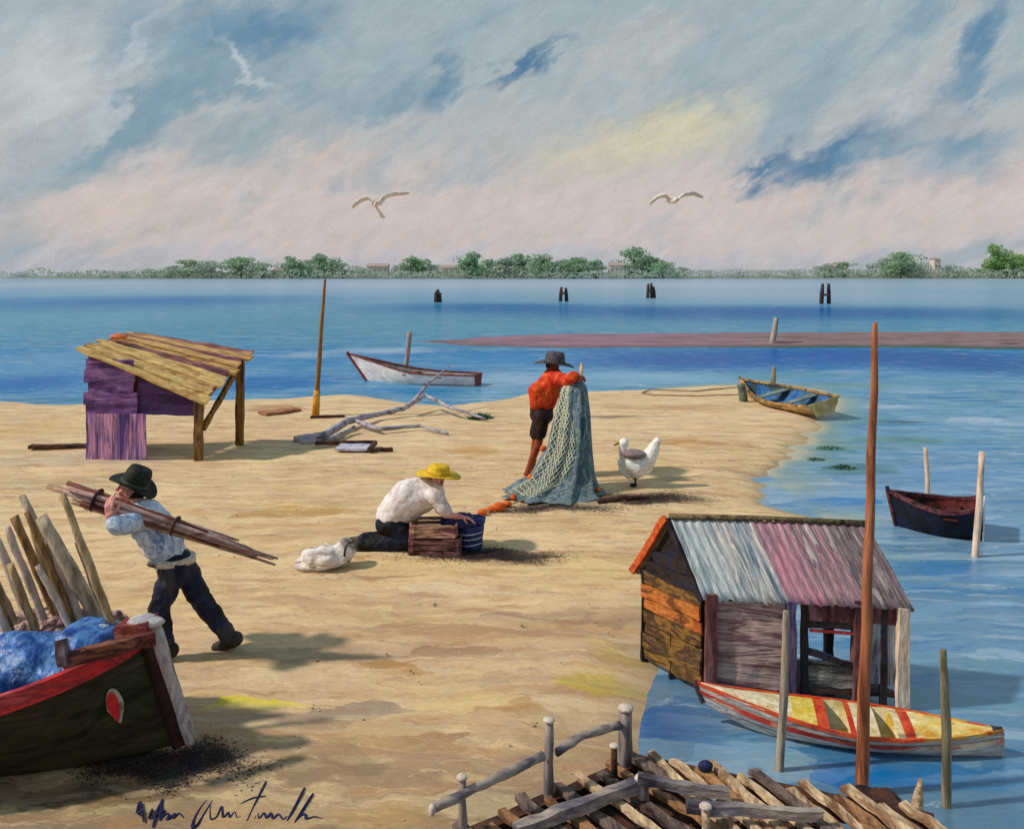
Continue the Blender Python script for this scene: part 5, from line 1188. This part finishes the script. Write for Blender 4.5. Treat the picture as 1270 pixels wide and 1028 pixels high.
def net_man():
    d = 14.1
    def q(x, y, dy=0.0): return at(x, y, d+dy)
    t = thing('person', 'barelegged man in orange red shirt and grey hat leaning over a hanging net', 'person', gr(665, 584))
    hc = q(686, 455); m = MB(); f, u, r = head(m, hc, (.85, -.25, -.45), (.35, 0, .93))
    m.cap(hc-V((.03, 0, .05)), q(685, 466), .055, .06); m.chain([q(686, 471), q(680, 484), q(672, 504), q(671, 513)], [.13, .15, .13, .14], 14)
    for s in (-1, 1):
        sh = q(688, 468, .18*s); el = q(703, 476 if s > 0 else 473, .20 if s > 0 else -.42); wr = q(716, 467, .10 if s > 0 else -.60)
        m.chain([sh, el, wr], [.055, .044, .03]); hand(m, wr, (.9, 0, -.25), (0, -s, -.4), .8, left=(s > 0))
        hp = q(672, 516, .09*s); kn = q(666-2*s, 549, .10*s); an = q(657+3*s, 577, .11*s); an.z = .08
        m.chain([hp, kn, kn.lerp(an, .4), an], [.10, .065, .06, .042]); m.chain([an-V((.02, 0, .03)), V((an.x+.15, an.y-.02, .03))], [.042, .03])
    o = m.build('body', skin2, t); soften(o, .0085, 2); face_bits(o, hc, f, u, r)
    s = MB(); s.chain([q(685, 469), q(679, 483), q(673, 500)], [.18, .215, .20], 16); s.cap(q(688, 468, -.17), q(688, 468, .17), .11, .11); s.cap(q(668, 486, -.08), q(668, 498, -.05), .16, .16, 14)
    for k in (-1, 1): s.chain([q(688, 468, .18*k), q(703, 475 if k > 0 else 472, .2 if k > 0 else -.42), q(712, 467, .13 if k > 0 else -.55)], [.12, .10, .085], 12)
    o = s.build('shirt', paint('shirt_red', [(176, 34, 22), (206, 54, 26), (226, 92, 34), (190, 44, 26)], 3.5, bump=.5), t); soften(o, .015, 3, .06, .17)
    tr = MB(); tr.chain([q(672, 503), q(672, 514)], [.185, .19], 16)
    for k in (-1, 1): tr.chain([q(672, 516, .09*k), q(667-2*k, 538, .10*k)], [.145, .11], 14)
    o = tr.build('shorts', paint('shorts_dark', [(28, 16, 18), (52, 28, 26), (36, 24, 28)], 4, bump=.5), t); soften(o, .015, 3, .03, .1)
    hat(t, hc+u*.045, (.95, 0, -.1), (.05, 0, 1), paint('hat_grey', [(52, 48, 56), (96, 88, 92), (70, 64, 70)], 8), rb=.29, rc=.155, hc=.20, band=paint('hat_band_black', [(30, 28, 34), (44, 40, 44)], 8), curlb=.035)
    h2 = MB(); h2.ball(hc-f*.05, (.078, .07, .08), 16, 10); h2.build('hair', paint('hair_black', [(24, 20, 20), (40, 34, 32)], 14, bump=.8), t)
    # hanging net
    base = V(((685-CX)/F*12.9, 12.9, 0)); nt_ = thing('fishing_net', 'blue green fishing net with orange floats hung over a pole to dry', 'net', base)
    ctl = [(1.56, 713, 13.75, .10), (1.42, 713, 13.68, .20), (1.04, 711, 13.4, .28), (.6, 708, 13.2, .35), (.2, 698, 13.0, .50), (.05, 688, 12.9, .68), (0.0, 686, 12.85, .80)]
    def surf(tt, th, off=0.0):
        k = tt*(len(ctl)-1); i = min(int(k), len(ctl)-2); g = k-i; a, b = ctl[i], ctl[i+1]
        z = a[0]+(b[0]-a[0])*g; d_ = a[2]+(b[2]-a[2])*g; x = (a[1]+(b[1]-a[1])*g-CX)/F*d_; r = a[3]+(b[3]-a[3])*g
        fold = 1+(.10*math.sin(th*9+tt*1.5)+.06*math.sin(th*17+2+tt*3))*min(1, tt*3+.2)+.05*noise.noise(V((math.cos(th)*2, math.sin(th)*2, tt*3)))
        r = r*.88*fold+off; return V((x+math.cos(th)*r, d_+math.sin(th)*r*.85, z+.03+off*.3+.02*noise.noise(V((th*2, tt*8, 0)))))
    m = MB(); NT_, NK = 40, 96
    m.add([surf(i/NT_, 2*PI*k/NK) for i in range(NT_+1) for k in range(NK)], [(i*NK+k, i*NK+(k+1) % NK, (i+1)*NK+(k+1) % NK, (i+1)*NK+k) for i in range(NT_) for k in range(NK)], True)
    o = m.build('net_cloth', paint('net_blue_green', [(66, 90, 92), (106, 124, 140), (134, 148, 138), (80, 98, 124), (92, 122, 104)], 4.5, (1.4, 1.4, .18), bump=1.0, bd=.03), nt_)
    cm = MB(); ln = 40
    for s in (-1, 1):
        for k in range(-14, 28):
            th0 = PI*1.0+k*.135
            pts = []
            for j in range(ln):
                tt = .12+.74*j/(ln-1); th = th0+s*(tt-.49)*3.6
                if PI*.98 < th < PI*(1.46-.10*math.sin(tt*9)): pts.append(surf(tt, th, .014))
            if len(pts) > 3: cm.tube(pts, .0065, 5)
    cm.build('net_cords', paint('cord_cream', [(196, 192, 160), (216, 214, 190), (166, 176, 160)], 8), nt_)
    m = MB(); m.tube([V((base.x+.15, 13.6, -.1)), at(716, 500, 13.7), at(722, 450, 13.75)], [.04, .035, .028], 8, .006); m.build('pole', wood_pale, nt_)
    om = paint('float_orange', [(206, 84, 24), (230, 116, 40)], 10)
    for x, y, r in ((675, 555, .055), (658, 592, .055), (731, 552, .045), (742, 608, .045), (637, 616, .045)):
        # find the front of the net there
        best = None
        for i in range(12, NT_+1):
            for k in range(NK):
                p = surf(i/NT_, 2*PI*k/NK, .03); sx = CX+p.x/p.y*F; sy = HY+(CH-p.z)/p.y*F; e = (sx-x)**2+(sy-y)**2+(p.y*3)
                if best is None or e < best[0]: best = (e, p)
        m = MB(); m.ball(best[1], (r, r, r*.85), 14, 10, rough=.006); m.build('float', om, nt_)
    for x, y, r in ((619, 634, .075), (629, 629, .055), (598, 639, .055), (609, 635, .05)):
        p = gr(x, y); m = MB(); m.ball(p+V((0, 0, r*.8)), (r*1.25, r, r*.85), 14, 10, rough=.01); m.build('float', om, nt_)
    m = MB(); m.tube([gr(598, 638)+V((0, 0, .02)), gr(615, 634)+V((0, 0, .02)), gr(645, 624)+V((0, 0, .03)), gr(670, 622)+V((0, 0, .05))], .012, 6, .004); m.build('head_rope', paint('rope_tan', [(150, 120, 80), (180, 150, 110)], 8), nt_)
net_man()

# ------------------------------------------------------------------ birds
bw = paint('feather_white', [(232, 218, 206), (240, 232, 222), (222, 206, 196)], 4, bump=.2)
def gull(cx, cy, d, label, left, right, tail=(0, 0)):
    c = at(cx, cy, d); t = thing('gull', label, 'gull', c)
    sgn = 1
    m = MB(); m.chain([c+V((-.10, .12, .0)), c+V((0, -.02, 0)), c+V((.03, -.16, .0)), c+V((.035, -.22, .01))], [.03, .065, .045, .04], 12); o = m.build('body', bw, t); soften(o, .01, 2)
    m = MB(); m.cap(c+V((.035, -.26, .0)), c+V((.035, -.31, -.02)), .016, .008, 8); m.build('beak', paint('beak_red', [(176, 50, 34), (200, 80, 40)], 14), t)
    m = MB(); m.quad(c+V((-.08, .1, 0)), c+V((-.04, .1, 0)), c+V((tail[0]+.03, .28, tail[1])), c+V((tail[0]-.07, .28, tail[1])), .01, 3, 3); m.build('tail', bw, t)
    for pts in (left, right):
        P_ = [at(x, y, d-.02+.04*i) for i, (x, y) in enumerate(pts)]; m = MB(); vs = []; n = 14
        def ev(u):
            k = u*(len(P_)-1); i = min(int(k), len(P_)-2); g = k-i; return P_[i].lerp(P_[i+1], g)
        for i in range(n+1):
            u = i/n; p = (ev(max(0, u-.07))+ev(u)+ev(min(1, u+.07)))/3; ch = .26*(1-u**2.2)+.02
            for j in range(4):
                v = j/3; vs.append(p+V((0, (v-.35)*ch, .035*math.sin(PI*(v*.8+.1))-.02-.03*v)))
        m.add(vs, [(i*4+j, (i+1)*4+j, (i+1)*4+j+1, i*4+j+1) for i in range(n) for j in range(3)], True)
        w = m.build('wing', bw, t); so = w.modifiers.new('t', 'SOLIDIFY'); so.thickness = .045
gull(467, 253, 19, 'white gull flying with wings spread, left of the two in the sky', [(466, 252), (456, 245), (447, 248), (437, 257)], [(468, 252), (476, 241), (490, 238), (509, 238)], (.13, -.28))
gull(835, 249, 19, 'white gull flying with arched wings, right of the two in the sky', [(834, 249), (826, 242), (817, 244), (806, 253)], [(837, 249), (846, 240), (860, 237), (873, 244)], (0, -.03))
def goose():
    p = gr(789, 603); d = p.y; t = thing('goose', 'white goose with grey back standing on sand beside the net', 'goose', p)
    def q(x, y, dy=0.0): return at(x, y, d+dy)
    m = MB(); m.chain([q(774, 549), q(772, 556), q(773, 566), q(781, 576)], [.075, .058, .06, .12], 14); m.chain([q(781, 575), q(790, 579), q(800, 570)], [.15, .17, .10], 16); m.chain([q(798, 577), q(808, 562), q(815, 547)], [.15, .11, .06], 12); m.chain([q(768, 572), q(772, 584), q(780, 590)], [.03, .05, .05], 10); m.chain([q(784, 580), q(788, 592)], [.13, .05], 12)  # raised white end at right shapes a glare as the bird's tail
    o = m.build('body', paint('goose_white', [(236, 222, 212), (248, 242, 234), (252, 248, 240)], 5, bump=.3), t); soften(o, .012, 3, .01, .06)
    m = MB(); m.ball(q(786, 563, -.06), (.19, .14, .075), 18, 12, rough=.015); o = m.build('wing', paint('goose_grey_wing', [(104, 84, 84), (150, 132, 132), (120, 100, 98)], 6, (.4, 1, 1), bump=.7), t); soften(o, .01, 2, .015, .05)
    m = MB(); m.cap(q(768, 549), q(762, 552), .025, .012, 8); m.build('beak', paint('beak_orange', [(214, 150, 80), (226, 170, 100)], 12), t)
    for s in (-.05, .05):
        b = q(788, 590, s); m = MB(); m.tube([b, V((b.x, b.y, .02))], .013, 6); o = m.build('leg', black_p, t)
        m = MB(); m.ball(V((b.x-.03, b.y, .018)), (.06, .035, .014), 10, 6); m.build('foot', black_p, o)
goose()

# ------------------------------------------------------------------ driftwood, weed and litter on the sand
dw = paint('driftwood', [(100, 88, 96), (158, 148, 164), (190, 182, 192), (128, 116, 124)], 3, (.5, 1.5, 2), bump=.8)
def limb(pts, rr):
    P_ = [V(p) for p in pts]; full = []; R_ = []
    for i in range(len(P_)-1):
        for k in range(5): full.append(P_[i].lerp(P_[i+1], k/5)); R_.append(rr[i]+(rr[i+1]-rr[i])*k/5)
    full.append(P_[-1]); R_.append(rr[-1]); return full, [q*.8 for q in R_]
t = thing('driftwood_branch', 'large forked grey driftwood branch sprawling on the beach near the thin pole', 'driftwood', gr(430, 535))
def dg(x, y, z): return gr(x, y, z)
m = MB(); m.tube(*limb([dg(366, 545, .05), dg(400, 541, .12), dg(432, 522, .16), dg(468, 514, .14), dg(500, 507, .18)], [.09, .10, .09, .075, .07]), 8, .02); m.build('trunk', dw, t)
m = MB(); m.tube(*limb([dg(500, 507, .18), dg(515, 496, .35), dg(531, 475, .7), dg(560, 452, 1.0)], [.07, .06, .045, .012]), 7, .015); m.build('branch', dw, t)
m = MB(); m.tube(*limb([dg(505, 505, .2), dg(527, 490, .35), dg(560, 506, .22), dg(602, 519, .06)], [.06, .05, .05, .03]), 7, .015); m.build('branch', dw, t)
m = MB(); m.tube(*limb([dg(438, 521, .14), dg(470, 532, .1), dg(520, 528, .1), dg(556, 538, .04)], [.06, .06, .045, .03]), 7, .015); m.build('branch', dw, t)
m = MB(); m.tube(*limb([dg(372, 548, .04), dg(410, 545, .05), dg(440, 530, .12)], [.06, .06, .05]), 7, .015); m.build('branch', dw, t)
weedm = paint('weed_green', [(46, 84, 74), (78, 116, 96), (112, 140, 118)], 6)
def weed(x, y, w, n, label, z=0.0, h=.12, name='seaweed_clump'):
    c = gr(x, y, z); rn = random.Random(int(x)); m = MB()
    for k in range(n):
        a = rn.uniform(0, 2*PI); r = math.sqrt(rn.random()); b = c+V((math.cos(a)*r*w, math.sin(a)*r*w*.8, -.01)); e = b+V((rn.gauss(0, .5)*h, rn.gauss(0, .5)*h, rn.uniform(.3, 1)*h*(1.2-r))); s = V((rn.gauss(0, 1), rn.gauss(0, 1), 0)).normalized()*rn.uniform(.01, .03)
        m.add([b-s, b+s, b.lerp(e, .6)+s*.9, e, b.lerp(e, .6)-s*.9], [(0, 1, 2, 3, 4)])
    o = m.build(name, weedm, None, loc=c); tag(o, label, 'seaweed'); return o
weed(596, 518, .26, 420, 'dark green weed clump at the tip of the driftwood branch', h=.16)
weed(1045, 580, .22, 380, 'dark green weed clump in the shallows, nearest the hut roof', WZ, .08)
weed(1030, 556, .34, 420, 'flat green weed patch in the shallows below the beached boat', WZ, .05)
weed(1012, 570, .22, 300, 'small green weed patch at the water edge left of the others', WZ, .05)
def board(pts, th, mat, label, name='plank', cat='plank', seg=8):
    m = MB(); m.bar(pts[0], pts[1], pts[2], th, seg=seg, rough=.015); o = m.build(name, mat, None, loc=(V(pts[0])+V(pts[1]))/2); tag(o, label, cat)
board((gr(37, 554, .04), gr(112, 553, .04), .16), .06, wood_dark, 'dark board lying on the sand left of the purple shelter')
board((gr(325, 513, .03), gr(368, 507, .03), .35), .05, paint('brown_plank', [(150, 96, 66), (186, 134, 92)], 3), 'reddish brown board by the water between shelter and thin pole')
t = thing('wooden_tray', 'pale lilac topped tray with dark edges on sand below the driftwood', 'tray', gr(438, 556))
c = gr(438, 558); m = MB(); m.bar(c+V((-.28, 0, .05)), c+V((.32, 0, .05)), .5, .04, seg=5, rough=.01); m.build('tray_bottom', paint('lilac_board', [(176, 168, 196), (206, 200, 214)], 3), t)
for a, b in ((V((-.75, .3, .07)), V((.36, .3, .08))), (V((.34, -.28, .07)), V((.36, .3, .08))), (V((.34, -.3, .05)), V((.75, -.2, .05)))):
    m = MB(); m.bar(c+a, c+b, .06, .07, seg=6, rough=.014); m.build('tray_edge', wood_dark, t)
def shade_wrack(x0, y0, sx, sy, n, seed, label):  # dark flecks double as weed debris and shade under boat, net, crates
    m = MB(); rn = random.Random(seed)
    for k in range(n):
        u = rn.gauss(0, .72); v = rn.gauss(0, .72)
        if u*u+v*v > 9: continue
        x = x0+sx*u; y = y0+sy*v+sy*.5*math.sin(x*.06+seed)
        c = gr(x, y, .004+.014*rn.random()); a = rn.uniform(0, 2*PI); L_ = rn.uniform(.012, .05)*(1 if y < 800 else .7); dv = V((math.cos(a), math.sin(a)*.7, rn.uniform(-.1, .35)))*L_; s = V((-math.sin(a), math.cos(a), 0))*rn.uniform(.002, .007)
        m.add([c, c+dv*.5-s, c+dv, c+dv*.45+s], [(0, 1, 2, 3)])
    tag(m.build('shade_and_weed', wrm, None, loc=gr(x0, y0)), label, 'seaweed', kind='stuff')
wrm = paint('shade_wrack', [(44, 32, 34), (70, 50, 48), (58, 58, 52)], 3)
shade_wrack(800, 618, 52, 5, 7000, 11, 'dark flecks standing in for dry weed and shadow right of the net')
shade_wrack(590, 689, 64, 5.5, 8000, 12, 'dark flecks standing in for weed and shadow below and right of the crates')
shade_wrack(205, 945, 66, 17, 12000, 14, 'dark flecks standing in for weed, mud and shadow under the bow of the dark boat')
shade_wrack(690, 630, 46, 4.0, 5000, 13, 'dark flecks standing in for weed and shadow along the foot of the hanging net')
m = MB(); m.tube(*limb([gr(742, 622, .04), gr(775, 617, .06), gr(806, 617, .03)], [.05, .045, .02]), 7, .015); tag(m.build('driftwood_stick', wood_dark, None, loc=gr(770, 620)), 'thin dark stick of driftwood between net and goose', 'driftwood')
m = MB(); m.tube(*limb([gr(918, 480, .02), gr(860, 485, .02), gr(806, 483, .02), gr(796, 487, .02), gr(812, 490, .02), (gr(865, 491, .02)), gr(925, 489, .02)], [.02]*7), 6, .006); tag(m.build('rope', paint('rope_brown', [(120, 96, 76), (150, 124, 98)], 6), None, loc=gr(860, 486)), 'thin brown rope looped on the sand left of the beached boat', 'rope')

rn = random.Random(21); m = MB(); cnt = 0
while cnt < 320:
    x = rn.uniform(-4.5, 5.5); y = rn.uniform(4.8, 20)
    if sdf(np.array([x]), np.array([y]))[0] < .25: continue
    cnt += 1; r = rn.uniform(.004, .011); m.ball((x, y, .002), (r*rn.uniform(1, 2.2), r*rn.uniform(.8, 1.5), r*.6), 6, 4, rough=.004, rs=30)
tag(m.build('shell_litter', paint('shell_litter', [(96, 70, 52), (214, 196, 170), (140, 110, 88), (180, 150, 120)], 3), None, loc=(0, 10, 0)), 'small pebbles and shell bits scattered over the beach', 'pebbles', kind='stuff')

# handwriting of the painter, built as dark blue strokes laid on the sand
def writing():
    S = [[(512, 808), (526, 770), (539, 842)], [(515, 812), (541, 806)], [(558, 829), (571, 795)], [(573, 862), (590, 800), (611, 757)], [(570, 828), (600, 812), (620, 800)], [(610, 758), (603, 800), (600, 836)],
         [(603, 830), (620, 812), (634, 818), (626, 832), (640, 828), (655, 814), (650, 830), (672, 812), (690, 829)],
         [(806, 752), (778, 762), (748, 798), (728, 835), (722, 862), (738, 856), (765, 815), (790, 775), (806, 752)], [(790, 775), (788, 812), (792, 834), (812, 826), (826, 796), (832, 790), (838, 828), (856, 810), (862, 828), (880, 808), (890, 829), (910, 818)],
         [(997, 692), (960, 770), (926, 842)], [(902, 777), (950, 756), (998, 748)], [(955, 835), (966, 810), (972, 832), (990, 812), (1000, 830), (1016, 812), (1024, 832), (1044, 815), (1062, 834), (1075, 822)],
         [(1142, 714), (1112, 775), (1076, 840)], [(1174, 736), (1140, 790), (1104, 848)], [(1106, 846), (1130, 818), (1146, 818), (1150, 834), (1180, 826), (1212, 833)]]
    m = MB()
    for st in S:
        P_ = [gr(x/3.024, 740+y/3.024, .012) for x, y in st]; full = []
        for i in range(len(P_)-1):
            a, b = P_[max(i-1, 0)], P_[i]; c, d = P_[i+1], P_[min(i+2, len(P_)-1)]
            for k in range(5):
                u = k/5; full.append(.5*((2*b)+(c-a)*u+(2*a-5*b+4*c-d)*u*u+(3*b-a-3*c+d)*u**3))
        full.append(P_[-1]); n = len(full); m.tube(full, [.0072*(.5+.8*math.sin(PI*(i+.8)/(n+.6))) for i in range(n)], 6)
    o = m.build('signature', paint('ink_blue', [(26, 26, 62), (36, 34, 80)], 10, bump=.1), None, loc=gr(290, 1010)); tag(o, 'dark blue cursive handwriting of the painter, laid out on the sand', 'writing')
writing()
for o in list(bpy.data.objects):
    if '_b' in o: del o['_b']
